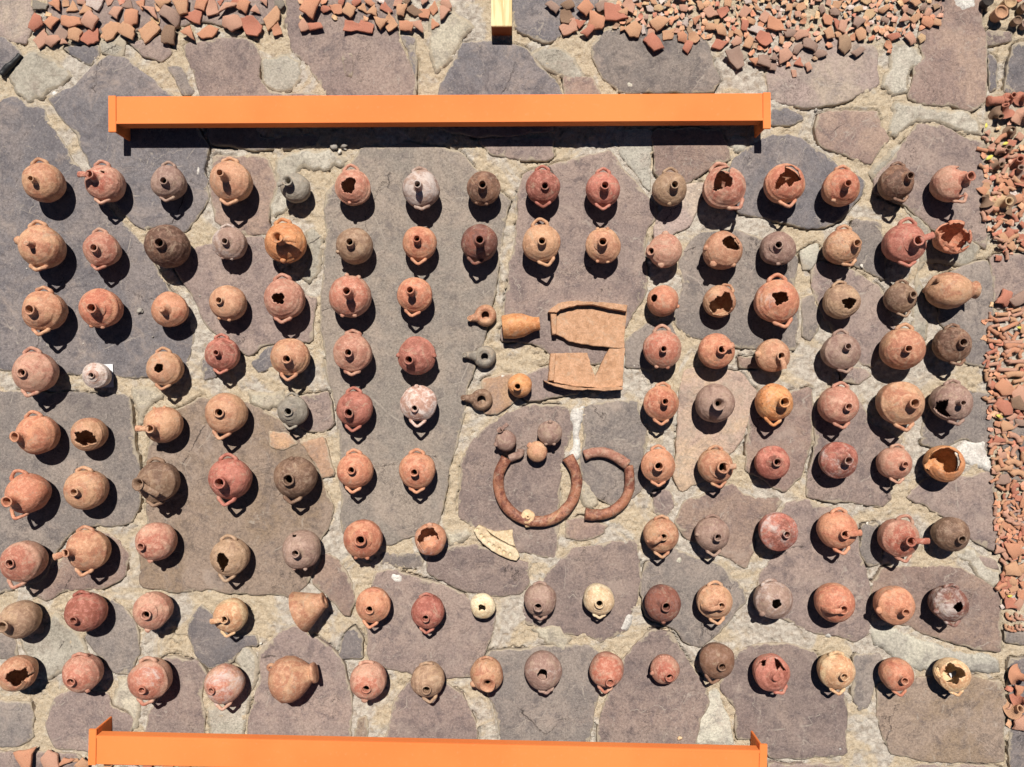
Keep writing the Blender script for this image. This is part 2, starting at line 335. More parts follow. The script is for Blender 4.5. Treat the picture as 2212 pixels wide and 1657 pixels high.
 ('mauve', [(1850,2400),(1950,2370),(2060,2350),(2200,2420),(2285,2440),(2280,2520),(2250,2560),(2150,2575),(1980,2540),(1845,2475)]),
 ('mauve', off([(1700,1380),(1760,1290),(1920,1290),(2000,1350),(2050,1450),(2060,1560),(1655,1560)], *Q3)),
 ('brown', off([(1540,1445),(1580,1440),(1590,1500),(1572,1560),(1530,1560)], *Q3)),
 ('pink', off([(1350,860),(1400,740),(1470,770),(1520,860),(1540,940),(1500,1000),(1420,920)], *Q3)),
 ('mauve', off([(-60,1592),(350,1602),(360,1760),(-60,1760)], *Q3)),
 ('grey', off([(480,1660),(1300,1665),(1300,1780),(480,1780)], *Q3)),
 ('mauve', off([(1330,1665),(2160,1670),(2160,1780),(1330,1780)], *Q3)),
 ('orange', [(2080,1640),(2180,1615),(2255,1650),(2240,1715),(2150,1780),(2095,1790),(2080,1740)]),
 ('mauve', [(2230,1635),(2360,1590),(2480,1590),(2500,1700),(2400,1720),(2280,1735),(2215,1700)]),
]
def circ(cx, cy, r, n=14, sq=1.0):
    return [(cx+r*math.cos(i*2*math.pi/n)*(0.85+0.3*R.random()), cy+sq*r*math.sin(i*2*math.pi/n)*(0.85+0.3*R.random())) for i in range(n)]
STONES += [
 ('pink', off([(1030,90),(1150,40),(1290,20),(1300,120),(1290,250),(1250,400),(1180,470),(1060,400),(1005,380),(1015,250)], *Q4)),
 ('grey', off([(1250,1290),(1310,1260),(1330,1400),(1290,1480),(1248,1450)], *Q2)),
 ('beige', off([(700,830),(760,800),(860,790),(810,880),(770,970),(700,1000),(620,1060),(610,980),(650,900)], *Q2)),
 ('mauve', off([(1420,1590),(1500,1580),(1560,1620),(1500,1660),(1430,1650)], *Q2)),
 ('pink', off([(980,1540),(1080,1545),(1060,1590),(985,1590)], *Q2)),
 ('grey', off([(955,230),(960,200),(1010,205),(1030,240),(1000,265)], *Q2)),
 ('grey', off([(240,235),(300,300),(330,360),(290,370),(240,300)], *Q2)),
 ('orange', off([(1160,200),(1260,215),(1290,260),(1230,290),(1170,270)], *Q3)),
 ('mauve', [(1480,250),(1520,230),(1520,330),(1490,330)]),
]
PATCH = [
 ('cement', [(30,330),(90,250),(150,210),(240,250),(330,330),(230,380),(190,430),(110,450),(60,400)]),
 ('cement', [(1180,680),(1290,650),(1420,640),(1500,690),(1490,720),(1400,740),(1300,720),(1280,760),(1320,860),(1240,900),(1170,960),(1165,880),(1195,800)]),
 ('cement', [(2270,240),(2330,200),(2420,200),(2480,240),(2530,330),(2500,370),(2420,330),(2350,300)]),
 ('cream', [(1850,60),(1960,40),(2060,120),(2000,170),(1960,260),(1880,330),(1850,220)]),
 ('cream', off([(570,20),(640,0),(700,60),(640,110),(600,180),(580,120)], *Q3)),
 ('cream', off([(1060,20),(1160,40),(1230,20),(1240,80),(1160,120),(1080,90)], *Q3)),
 ('cream', off([(90,1060),(180,1040),(260,1100),(230,1160),(140,1140)], *Q4)),
 ('cement', circ(1215,310,96)),
 ('cement', off([(1610,190),(1690,170),(1755,200),(1775,270),(1730,300),(1715,400),(1640,430),(1600,370),(1630,300)], *Q2)),
 ('cement', off([(1650,440),(1750,450),(1850,470),(1980,480),(2050,590),(1960,580),(1850,525),(1740,530),(1660,600),(1620,560)], *Q2)),
 ('cement', off([(1540,740),(1640,640),(1730,570),(1720,620),(1640,700),(1560,790)], *Q2)),
 ('cement', off([(1690,880),(1760,930),(1820,1010),(1990,1040),(2040,1060),(2000,1140),(1880,1150),(1790,1130),(1760,1180),(1800,1380),(1790,1480),(1720,1440),(1740,1200),(1790,1050)], *Q2)),
 ('white', off([(1870,320),(1950,260),(2050,240),(2085,400),(2040,370),(1940,340)], *Q4)),
 ('cement', off([(1900,740),(1990,700),(2110,815),(2095,870),(2070,890),(1980,800)], *Q4)),
 ('light', off([(1540,1060),(1600,1040),(1700,1080),(1830,1130),(1990,1165),(2112,1190),(2112,1255),(1990,1250),(1760,1240),(1640,1180),(1560,1140)], *Q4)),
 ('white', off(circ(1710,840,38), *Q3)), ('white', off([(440,1080),(500,1010),(512,1000),(500,1060),(460,1090),(430,1095)], *Q4)),
 ('cream', off([(500,1270),(560,1260),(600,1350),(620,1430),(580,1500),(560,1440),(480,1400)], *Q3)),
 ('cement', off([(1040,1140),(1060,1120),(1110,1170),(1112,1280),(1080,1380),(1060,1560),(895,1560),(885,1400),(960,1380),(1050,1300),(1010,1200)], *Q3)),
 ('cement', off([(230,990),(330,1060),(370,1120),(380,1180),(300,1240),(200,1290),(150,1240),(100,1150),(90,1100),(170,1080)], *Q3)),
 ('cement', [(1310,990),(1370,970),(1395,1010),(1390,1180),(1330,1230),(1300,1200),(1340,1100)]),
 ('cream', off([(1920,640),(2010,625),(2050,650),(2000,690),(1940,700)], *Q3)),
 ('white', [(2530,1740),(2510,1850),(2500,1960),(2470,2010),(2465,1900),(2475,1780)]),
 ('cream', off([(300,410),(350,450),(380,530),(330,540),(280,500),(270,450)], *Q4)),
 ('white', circ(860,745,16,9,2.0)), ('white', circ(235,405,14,8,1.6)), ('white', circ(1915,690,14,8)),
 ('white', off(circ(300,1755,10,8), 0, 0)), ('light', off(circ(980,625,38,10), *Q2)),
 ('white', off(circ(1370,1085,20,9), *Q4)), ('white', off(circ(1420,1580,26,9,0.6), *Q4)), ('light', off(circ(722,765,18,9), *Q4)),
 ('light', off([(455,395),(500,350),(538,355),(535,400)], *Q2)), ('white', off([(1880,-20),(2000,-30),(2010,40),(1940,60),(1900,30)], *Q2)),
]
# neighbours beyond the frame
def inside(pt, poly):
    x, y = pt; c = False; n = len(poly); j = n-1
    for i in range(n):
        xi, yi = poly[i]; xj, yj = poly[j]
        if (yi > y) != (yj > y) and x < (xj-xi)*(y-yi)/(yj-yi)+xi: c = not c
        j = i
    return c
extra = []
def rq(a):
    c, d = math.cos(a), math.sin(a); m = max(abs(c), abs(d))**.7; return c/m, d/m
for gx in range(-1650, 6200, 410):
    for gy in range(-1500, 4900, 360):
        cx, cy = gx+R.uniform(-50,50), gy+R.uniform(-50,50)
        if -270 < cx < 4690 and -260 < cy < 3610: continue
        n = R.choice([6,7,8]); a0 = R.random()*6
        extra.append((R.choice(['mauve','grey','blue','pink','mauve','brown']),
            [(cx+rq(a0+i*6.283/n)[0]*R.uniform(.80,1.0)*186, cy+rq(a0+i*6.283/n)[1]*R.uniform(.80,1.0)*162) for i in range(n)]))

def outline(poly, sp=9.0, amp=2.4, smooth=1, seed=0):
    pts = [Vector((x/2-CX, CY-y/2)) for x, y in poly]
    for _ in range(smooth):
        q = []
        for i in range(len(pts)):
            a, b = pts[i], pts[(i+1) % len(pts)]
            q += [a.lerp(b, .08), a.lerp(b, .92)]
        pts = q
    out = []
    for i in range(len(pts)):
        a, b = pts[i], pts[(i+1) % len(pts)]
        n = max(1, int((b-a).length/sp))
        for k in range(n): out.append(a.lerp(b, k/n))
    res = []
    for i, p in enumerate(out):
        t = (out[(i+1) % len(out)]-out[i-1]); nn = Vector((-t.y, t.x)).normalized() if t.length > 0 else Vector((0,0))
        f = mn.noise(Vector((p.x*.022, p.y*.022, seed)))*2.0 + mn.noise(Vector((p.x*.09, p.y*.09, seed)))*1.1
        res.append(p+nn*f*amp)
    return res
def grow(lp, d_):
    n = len(lp); ar = sum(lp[i].x*lp[(i+1)%n].y-lp[(i+1)%n].x*lp[i].y for i in range(n)); s_ = -1 if ar > 0 else 1
    out = []
    for i in range(n):
        t = lp[(i+1)%n]-lp[i-1]; out.append(lp[i]+Vector((-t.y, t.x)).normalized()*s_*d_ if t.length > 0 else lp[i])
    return out
def seg_dist(pts, loop):
    A = np.array([(p.x, p.y) for p in loop]); B = np.roll(A, -1, 0); Pn = np.array(pts)
    d = np.full(len(Pn), 1e9)
    for a, b in zip(A, B):
        ab = b-a; L = (ab**2).sum()+1e-9
        t = np.clip(((Pn-a)@ab)/L, 0, 1)
        d = np.minimum(d, np.hypot(*(Pn-(a+t[:,None]*ab)).T))
    return d
def plate(name, loop, zf, depth, mat, parent, step=22.0, bev=1.6, bevw=4.0, edge=True, smooth=True, drop=None):
    """solid slab: real outline, rounded arris, uneven top, side walls"""
    n = len(loop); lt = [(p.x, p.y) for p in loop]
    xs = [p.x for p in loop]; ys = [p.y for p in loop]
    cand = []
    area = sum(lt[i][0]*lt[(i+1)%n][1]-lt[(i+1)%n][0]*lt[i][1] for i in range(n))
    s = 1 if area > 0 else -1
    for i in range(0, n):
        t = loop[(i+1)%n]-loop[i-1]
        if t.length < 1e-6: continue
        nn = Vector((-t.y, t.x)).normalized()*s
        cand.append(tuple(loop[i]+nn*bevw))
    y = min(ys); k = 0
    while y < max(ys):
        x = min(xs)+(k % 2)*step/2
        while x < max(xs):
            cand.append((x+math.sin(x*12.9+y)*step*.2, y+math.cos(y*7.7+x)*step*.2)); x += step
        y += step*.87; k += 1
    cand = [c for c in cand if inside(c, lt)]
    if cand:
        d = seg_dist(cand, loop); cand = [c for c, dd in zip(cand, d) if dd > bevw*.7]
    allp = [Vector(p) for p in lt]+[Vector(c) for c in cand]
    r = delaunay_2d_cdt(allp, [], [list(range(n))], 1, 0.05)
    V2, F = r[0], r[2]
    dist = seg_dist([(v.x, v.y) for v in V2], loop)
    verts = []; em = []
    for v, dd in zip(V2, dist):
        z = zf(v.x, v.y); b = max(0, 1-dd/bevw)
        verts.append((v.x, v.y, z-bev*b*b)); em.append(math.exp(-dd/8.0))
    faces = []
    for f in F:
        a, b, c = [V2[i] for i in f[:3]]
        ar = (b.x-a.x)*(c.y-a.y)-(c.x-a.x)*(b.y-a.y)
        faces.append(tuple(f) if ar > 0 else tuple(reversed(f)))
    # boundary walls
    cnt = {}
    for f in faces:
        for i in range(len(f)):
            e = (f[i], f[(i+1)%len(f)]); cnt[e] = 1
    bd = [e for e in cnt if (e[1], e[0]) not in cnt]
    low = {}
    for a, b in bd:
        for q in (a, b):
            if q not in low:
                low[q] = len(verts); x_, y_, z_ = verts[q]; verts.append((x_, y_, z_-depth)); em.append(0.6)
        faces.append((a, low[a], low[b], b))
    cx = sum(xs)/n; cy = sum(ys)/n
    o = mesh(name, [(x-cx, y-cy, z) for x, y, z in verts], faces, mat, parent, (cx, cy, 0), smooth=smooth)
    if smooth:
        me = o.data
        fl = [True]*len(me.polygons)
        for i in range(len(me.polygons)-len(bd), len(me.polygons)): fl[i] = False
        me.polygons.foreach_set('use_smooth', fl)
    if edge:
        a = o.data.attributes.new('edge', 'FLOAT', 'POINT'); a.data.foreach_set('value', em)
    return o

# ---------------------------------------------------------------- ground sheet
loops = []
for i, (k, p) in enumerate(STONES): loops.append((k, grow(outline(p, seed=i*1.7, amp=3.0), 1.8), i))
for i, (k, p) in enumerate(extra): loops.append((k, outline(p, sp=24, seed=i+300), i+300))
def vnoise(X, Y, f, seed):
    rs = np.random.RandomState(seed); G = rs.rand(256, 256)
    x = X*f+1000.3; y = Y*f+1000.7
    xi = np.floor(x).astype(int); yi = np.floor(y).astype(int); fx = x-xi; fy = y-yi
    fx = fx*fx*(3-2*fx); fy = fy*fy*(3-2*fy)
    g = lambda a, b: G[a % 256, b % 256]
    return (g(xi,yi)*(1-fx)+g(xi+1,yi)*fx)*(1-fy)+(g(xi,yi+1)*(1-fx)+g(xi+1,yi+1)*fx)*fy
def build_ground():
    s = 3.4
    gx = np.arange(-1160, 1161, s); gy = np.arange(-880, 881, s)
    nx, ny = len(gx), len(gy)
    mask = np.zeros((ny, nx), bool)
    for k, lp, i in loops:
        if i >= 300: continue
        A = np.array([(p.x, p.y) for p in lp])
        i0 = max(0, int((A[:,0].min()+1160)/s)); i1 = min(nx, int((A[:,0].max()+1160)/s)+2)
        j0 = max(0, int((A[:,1].min()+880)/s)); j1 = min(ny, int((A[:,1].max()+880)/s)+2)
        if i1 <= i0 or j1 <= j0: continue
        X, Y = np.meshgrid(gx[i0:i1], gy[j0:j1]); c = np.zeros(X.shape, bool)
        B = np.roll(A, 1, 0)
        for (xi, yi), (xj, yj) in zip(A, B):
            if yi == yj: continue
            c ^= ((yi > Y) != (yj > Y)) & (X < (xj-xi)*(Y-yi)/(yj-yi)+xi)
        mask[j0:j1, i0:i1] |= c
    def ero(m):
        r = m.copy(); r[1:] &= m[:-1]; r[:-1] &= m[1:]; r[:,1:] &= m[:,:-1]; r[:,:-1] &= m[:,1:]; return r
    def dil(m): return ~ero(~m)
    X, Y = np.meshgrid(gx, gy)
    z = -2.6 + 2.2*(vnoise(X,Y,.03,1)-.5) + 2.6*(vnoise(X,Y,.08,2)-.5) + 3.6*(vnoise(X,Y,.16,3)-.5) + 2.6*(vnoise(X,Y,.29,4)-.5)
    pits = vnoise(X,Y,.13,5); z -= 5*np.clip(pits-.8, 0, 1)/.2
    lumps = vnoise(X,Y,.10,8); z += 4*np.clip(lumps-.8, 0, 1)/.2
    band = dil(mask) & ~ero(mask)
    ck = vnoise(X,Y,.011,6)*.7+vnoise(X,Y,.04,7)*.3
    z = np.where(band & (ck > .60), -13, z)
    # hair cracks in the mortar
    cr = np.abs(vnoise(X,Y,.012,11)+.5*vnoise(X,Y,.05,12)-.75)
    z = np.where((cr < .006) & (vnoise(X,Y,.006,13) > .45), z-6, z)
    z = np.where(ero(ero(mask)), -11, z)
    ox = np.array([-15000,-6000,-3000,-1800,-1300.]); oy = np.array([-15000,-6000,-3000,-1800,-1100.])
    fx = np.concatenate([ox, gx, -ox[::-1]]); fy = np.concatenate([oy, gy, -oy[::-1]])
    Z = np.full((len(fy), len(fx)), -4.0); Z[5:5+ny, 5:5+nx] = z
    XX, YY = np.meshgrid(fx, fy)
    co = np.stack([XX, YY, Z], -1).reshape(-1, 3)*U
    n0, m0 = len(fx), len(fy)
    a = (np.arange(m0-1)[:,None]*n0+np.arange(n0-1)[None]).ravel()
    F = np.stack([a, a+1, a+n0+1, a+n0], -1)
    me = bpy.data.meshes.new('pavement'); me.vertices.add(len(co)); me.vertices.foreach_set('co', co.ravel())
    me.loops.add(F.size); me.loops.foreach_set('vertex_index', F.ravel())
    me.polygons.add(len(F)); me.polygons.foreach_set('loop_start', np.arange(0, F.size, 4))
    me.polygons.foreach_set('loop_total', np.full(len(F), 4)); me.update(calc_edges=True); me.validate()
    me.polygons.foreach_set('use_smooth', [True]*len(me.polygons))
    me.materials.append(GM)
    o = bpy.data.objects.new('pavement', me); col.objects.link(o); o['kind'] = 'structure'
    return o
PAVE = build_ground()
for k, lp, i in loops:
    z0 = (-0.7+((i*37) % 97)/97*2.6) if k != 'orange' else 3.0+i*.003; tx, ty = R.uniform(-.003,.003), R.uniform(-.003,.003)
    cx0, cy0 = lp[0].x, lp[0].y
    zf = lambda x, y, z0=z0, i=i: z0+mn.noise(Vector((x*.012, y*.012, i*3.1)))*.7+mn.noise(Vector((x*.05, y*.05, i*3.1)))*.35
    plate('stone', lp, zf, 9.0, ST[k], PAVE, step=22 if i < 300 else 70)
for j, (k, p) in enumerate(PATCH):
    lp = outline(p, sp=3.6, amp=4.6 if len(p) != 8 else 1.5, smooth=1, seed=90+j)
    zf = lambda x, y, j=j: 1.5+j*.013+mn.noise(Vector((x*.03, y*.03, j)))*.7+mn.noise(Vector((x*.11, y*.11, j)))*.9
    plate('cement_patch', lp, zf, 4.0, ST[k], PAVE, step=6, bev=3.6, bevw=9.0)

# ---------------------------------------------------------------- shapes for vessels
def frame(a):
    a = a.normalized(); up = Vector((0,0,1)) if abs(a.z) < .95 else Vector((0,1,0))
    x = up.cross(a).normalized(); return x, a.cross(x).normalized(), a
def lathe_mesh(name, prof, org, axis, mat, parent, seg=28, wob=0.0, seed=0.0, close=False):
    """profile of (t, r) along an axis"""
    x, y, a = frame(axis); vs = []; fs = []
    for j, (t, r) in enumerate(prof):
        for i in range(seg):
            th = i*2*math.pi/seg
            rr = r*(1+wob*mn.noise(Vector((math.cos(th)*1.4, math.sin(th)*1.4, j*.15+seed))))
            vs.append(org+a*t+x*(rr*math.cos(th))+y*(rr*math.sin(th)))
    for j in range(len(prof)-1):
        for i in range(seg):
            i2 = (i+1) % seg; fs.append((j*seg+i, j*seg+i2, (j+1)*seg+i2, (j+1)*seg+i))
    if close:
        fs.append(tuple(range(seg-1, -1, -1))); n = (len(prof)-1)*seg; fs.append(tuple(range(n, n+seg)))
    return mesh(name, vs, fs, mat, parent)
def tube(name, pts, rad, mat, parent, seg=9, flat=1.0, sub=5, loc=(0,0,0), rough=0.0, seed=0):
    """swept clay coil through control points; rad may be a list"""
    n = len(pts); rl = rad if isinstance(rad, (list, tuple)) else [rad]*n
    cp = []; cr = []
    for i in range(n-1):
        p0 = pts[max(i-1,0)]; p1 = pts[i]; p2 = pts[i+1]; p3 = pts[min(i+2,n-1)]
        for k in range(sub):
            t = k/sub
            cp.append(.5*((2*p1)+(p2-p0)*t+(2*p0-5*p1+4*p2-p3)*t*t+(3*p1-p0-3*p2+p3)*t**3)); cr.append(rl[i]*(1-t)+rl[i+1]*t)
    cp.append(pts[-1]); cr.append(rl[-1])
    vs = []; fs = []; ref = None
    for i, p in enumerate(cp):
        d = (cp[min(i+1,len(cp)-1)]-cp[max(i-1,0)]).normalized()
        if ref is None:
            ref = Vector((0,0,1)) if abs(d.z) < .9 else Vector((1,0,0))
        x = (ref-d*ref.dot(d)).normalized(); ref = x; y = d.cross(x)
        for k in range(seg):
            th = k*2*math.pi/seg
            rr = cr[i]*(1+rough*mn.noise(Vector((i*.5, th, seed))))
            vs.append(p+x*(rr*math.cos(th)*(1/flat if flat > 1 else 1))+y*(rr*math.sin(th)*(flat if flat < 1 else flat**.5)))
    for i in range(len(cp)-1):
        for k in range(seg):
            k2 = (k+1) % seg; fs.append((i*seg+k, i*seg+k2, (i+1)*seg+k2, (i+1)*seg+k))
    fs.append(tuple(range(seg-1,-1,-1))); m = (len(cp)-1)*seg; fs.append(tuple(range(m, m+seg)))
    return mesh(name, vs, fs, mat, parent, loc)
def lump(name, c, rx, ry, rz, mat, parent, seed=0, rough=.35):
    bm = bmesh.new(); bmesh.ops.create_icosphere(bm, subdivisions=2, radius=1)
    for v in bm.verts:
        f = 1+rough*mn.noise(v.co*1.3+Vector((seed, 0, 0))); v.co = Vector((v.co.x*rx*f, v.co.y*ry*f, v.co.z*rz*f))+c
    me = bpy.data.meshes.new(name)
    for v in bm.verts: v.co *= U
    bm.to_mesh(me); bm.free(); me.polygons.foreach_set('use_smooth', [True]*len(me.polygons)); me.materials.append(mat)
    o = bpy.data.objects.new(name, me); col.objects.link(o)
    if parent: o.parent = parent
    return o

def jug(bx, by, br, mx, my, mr, kind, L, colr, hs, label, cat, name, holes=(), cz=.80, seed=0, group='jugs set out in rows on the paving'):
    """bx.. in survey units. kind: n neck, f flared neck, o broken open, p plain hole, c closed stub"""
    th = math.hypot(bx-CX, by-CY)/H
    r = br/ (1+(cz*th)**2)**.25
    hc = r*1.07
    k = (H-hc)/H; r *= k; hc = r*1.07
    C = W(bx, by, hc)
    base = Vector((C.x, C.y, 0.0))
    # the body leans away from the nadir in the picture, so the axis is solved from the mouth position
    d = Vector((0,0,1)); Lr = L*r
    for _ in range(14):
        nrm = Vector((d.x, d.y, d.z/cz)).normalized(); nd = (nrm*.6+Vector((0,0,1))*.4).normalized()
        M = C+Vector((d.x*r, d.y*r, d.z*r*cz))+nd*Lr
        ex, ey = P(M); e = Vector(((mx-ex), -(my-ey)))/r
        d = Vector((d.x+e.x*.6, d.y+e.y*.6, 0)); h2 = min(d.length, .93); d = d.normalized()*h2 if d.length > 1e-6 else d
        d.z = math.sqrt(1-h2*h2)
    mrw = mr*(H-M.z)/H
    key, amt, white, speck = colr
    var = 1.06+R.uniform(-.10,.08)
    zk = {'tan':'pnk','org':'red','pnk':'red','red':'drk','buf':'org','crm':'buf','yel':'org'}.get(key)
    zone = None if zk is None or R.random() < .3 else (lin(PAL[zk][R.randrange(2)]), r*R.uniform(1.25,1.75)*U, R.uniform(.35,.85))
    white = white+(R.uniform(.02,.16) if R.random() < .6 else 0)*(white < .1)
    mat = clay_key('clay_'+key, key, amt, var, amt3=white, c3=R.choice([(226,216,206),(214,196,178),(206,184,160)]) if white < .17 else (216,202,194), speck=speck, rough=R.uniform(.55,.8), zone=zone)
    T = thing(name, label, cat, base, group)
    org = C-base
    rnd = random.Random(seed*77+5)
    big = kind == 'o' and mrw > r*.3
    SEG, RT, RB = (72, 34, 16) if (big or holes) else (48, 22, 14)
    orad = {'n': mrw*.62, 'f': mrw*.5, 'o': mrw, 'p': mrw, 'c': mrw*.3}[kind]
    th_o = math.asin(min(.97, orad/r)); s1 = rnd.random()*99
    tilt = math.acos(max(-1, min(1, d.z))); ax = Vector((0,0,1)).cross(d); ax = ax.normalized() if ax.length > 1e-6 else Vector((1,0,0))
    jag = {'n': 0, 'f': 0, 'o': .34 if big else .22, 'p': .05, 'c': 0}[kind]
    rows = []
    for j in range(RB): rows.append((math.pi-.02)*(1-j/RB)+math.pi/2*(j/RB))
    vs = []; fs = []
    pear = rnd.uniform(0, .10); car = rnd.choice([0, 0, .03, .05]); cz0 = rnd.uniform(.12,.35); lop = rnd.uniform(.04,.08)
    def surf(v):
        if v.z >= 0: p = Vector((v.x*r, v.y*r, v.z*r*cz))
        else:
            t = 1-.10*max(0, -v.z-.35)
            p = Vector((v.x*r*t, v.y*r*t, max(-hc, v.z*hc*1.06)))
        f = 1+lop*mn.noise(v*1.1+Vector((s1,0,0)))+.014*mn.noise(v*3.5+Vector((0,s1,0)))
        f += car*math.exp(-((v.z-cz0)**2)/.016)-car*.5
        dt = max(0, v.dot(d)); f += pear*(dt**6)-pear*.35*(dt**2)
        if v.z > 0: f += .005*math.sin(v.z*30+s1)
        q = p*f; q.z = max(q.z, -hc); return q
    for j in range(RB+RT+1):
        for i in range(SEG):
            u = i*2*math.pi/SEG
            if j < RB: tt = rows[j]; wv = 0.0
            else:
                a = (j-RB)/RT
                to = th_o
                if jag:
                    jn = mn.noise(Vector((math.cos(u)*1.3, math.sin(u)*1.3, s1)))*1.5+.45*mn.noise(Vector((math.cos(u)*4.5, math.sin(u)*4.5, s1)))
                    if big: jn += .30*mn.noise(Vector((math.cos(u)*9, math.sin(u)*9, s1+4)))
                    to = th_o*(1+jag*jn)
                tt = math.pi/2*(1-a)+to*a; wv = a
            n = Matrix.Rotation(tilt*wv, 3, ax) @ Vector((0,0,1))
            x = (Vector((1,0,0))-n*n.x).normalized(); y = n.cross(x)
            v = n*math.cos(tt)+(x*math.cos(u)+y*math.sin(u))*math.sin(tt)
            vs.append(org+surf(v))
    for j in range(RB+RT):
        for i in range(SEG):
            i2 = (i+1) % SEG; fs.append((j*SEG+i, j*SEG+i2, (j+1)*SEG+i2, (j+1)*SEG+i))
    fs.append(tuple(range(SEG-1,-1,-1)))
    if holes:
        keep = []
        for f in fs:
            c = sum((vs[q] for q in f), Vector())/len(f)+base
            px, py = P(c)
            if c.z > hc*.75 and any(inside((px, py), h) for h in holes): continue
            keep.append(f)
        fs = keep
    o = mesh('body', vs, fs, mat, T)
    md = o.modifiers.new('wall', 'SOLIDIFY'); md.thickness = max(2.4, r*(.085 if big or holes else .065))*U; md.offset = -1
    # check orientation
    f0 = o.data.polygons[RB*SEG+3]
    if f0.normal.dot(Vector(f0.center)/U-org) < 0: o.data.flip_normals()
    Mo = M-base; S0 = org+Vector((d.x*r, d.y*r, d.z*r*cz))
    if kind in 'nf' or kind == 'c':
        a = nd; l = Lr; m_ = mrw
        if kind == 'n': prof = [(-.10*r, m_*1.75), (-.02*r, m_*1.35), (l*.15, m_*1.0), (l*.45, m_*.84), (l*.8, m_*.86), (l*.95, m_*.98), (l, m_*1.0), (l*1.0, m_*.74), (l*.9, m_*.70), (l*.4, m_*.66), (-.16*r, m_*.66)]
        elif kind == 'f': prof = [(-.10*r, m_*1.1), (0, m_*.8), (l*.3, m_*.56), (l*.6, m_*.58), (l*.88, m_*.86), (l, m_), (l*1.0, m_*.86), (l*.86, m_*.7), (l*.6, m_*.44), (-.14*r, m_*.40)]
        else: prof = [(-.08*r, m_*1.6), (l*.2, m_*1.0), (l*.8, m_*.85), (l, m_*.75), (l*.97, m_*.4), (l*.92, m_*.05)]
        nk = lathe_mesh('neck', prof, S0, a, mat, T, 26, .10, s1)
    # handles
    rr = max(2.4, r*.088)
    for h in hs.split():
        t = h[0]; parts = h[1:].split(':'); ang = math.radians(float(parts[0])); ln = float(parts[1]) if len(parts) > 1 else 1.0
        def dirp(a_, e_, f_=1.0):
            return org+Vector((math.cos(a_)*math.cos(e_)*r, math.sin(a_)*math.cos(e_)*r, math.sin(e_)*r*cz))*f_
        if t in 'TB':
            sp = .37*(.8+.2*ln); e0 = .08 if t == 'T' else .14; e1 = .16 if t == 'T' else .28
            out = 1+(.17 if t == 'T' else .22)*ln
            pts = [dirp(ang-sp, e0, .93), dirp(ang-sp*.95, e0+.08, 1.05), dirp(ang-sp*.55, e1, 1+.12*ln), dirp(ang, e1+.04, out*1.02), dirp(ang+sp*.55, e1, 1+.12*ln), dirp(ang+sp*.95, e0+.08, 1.05), dirp(ang+sp, e0, .93)]
            tube('handle', pts, [rr*1.5, rr*1.15, rr*.95, rr, rr*.95, rr*1.15, rr*1.5], mat, T, 9, sub=4)
        elif t == 'S':
            for sg in (-1, 1):
                c = dirp(ang+sg*.30, .25, 1.0); lump('handle_stub', c, rr*1.35, rr*1.25, rr*1.1, mat, T, sg+s1)
        elif t == 'K':
            c = dirp(ang, .38 if len(parts) < 3 else float(parts[2]), 1.0); lump('knob', c, rr*1.5*ln, rr*1.4*ln, rr*1.3, mat, T, s1)
        elif t == 'H':
            dv = Vector((math.cos(ang), math.sin(ang), 0)); end = dirp(ang, .55, .96)
            st = Mo-nd*Lr*.15+dv*mrw*.8
            mid = (st+end)*.5+Vector((0,0,r*.28))+dv*r*.12
            tube('strap_handle', [st-dv*mrw*.3, st+dv*r*.10*ln+Vector((0,0,r*.08)), mid, end+Vector((0,0,r*.12)), end], [rr*1.2, rr*1.2, rr*1.2, rr*1.3, rr*1.7], mat, T, 10, flat=1.7)
        elif t == 'h':
            dv = Vector((math.cos(ang), math.sin(ang), 0)); st = Mo-nd*Lr*.2+dv*mrw*.7
            tube('strap_handle', [st-dv*mrw*.3, st+dv*r*.16*ln, st+dv*r*.34*ln, st+dv*r*.52*ln-Vector((0,0,r*.05))], [rr*1.3, rr*1.4, rr*1.5, rr*1.5], mat, T, 10, flat=1.6, rough=.2, seed=s1)
    return T

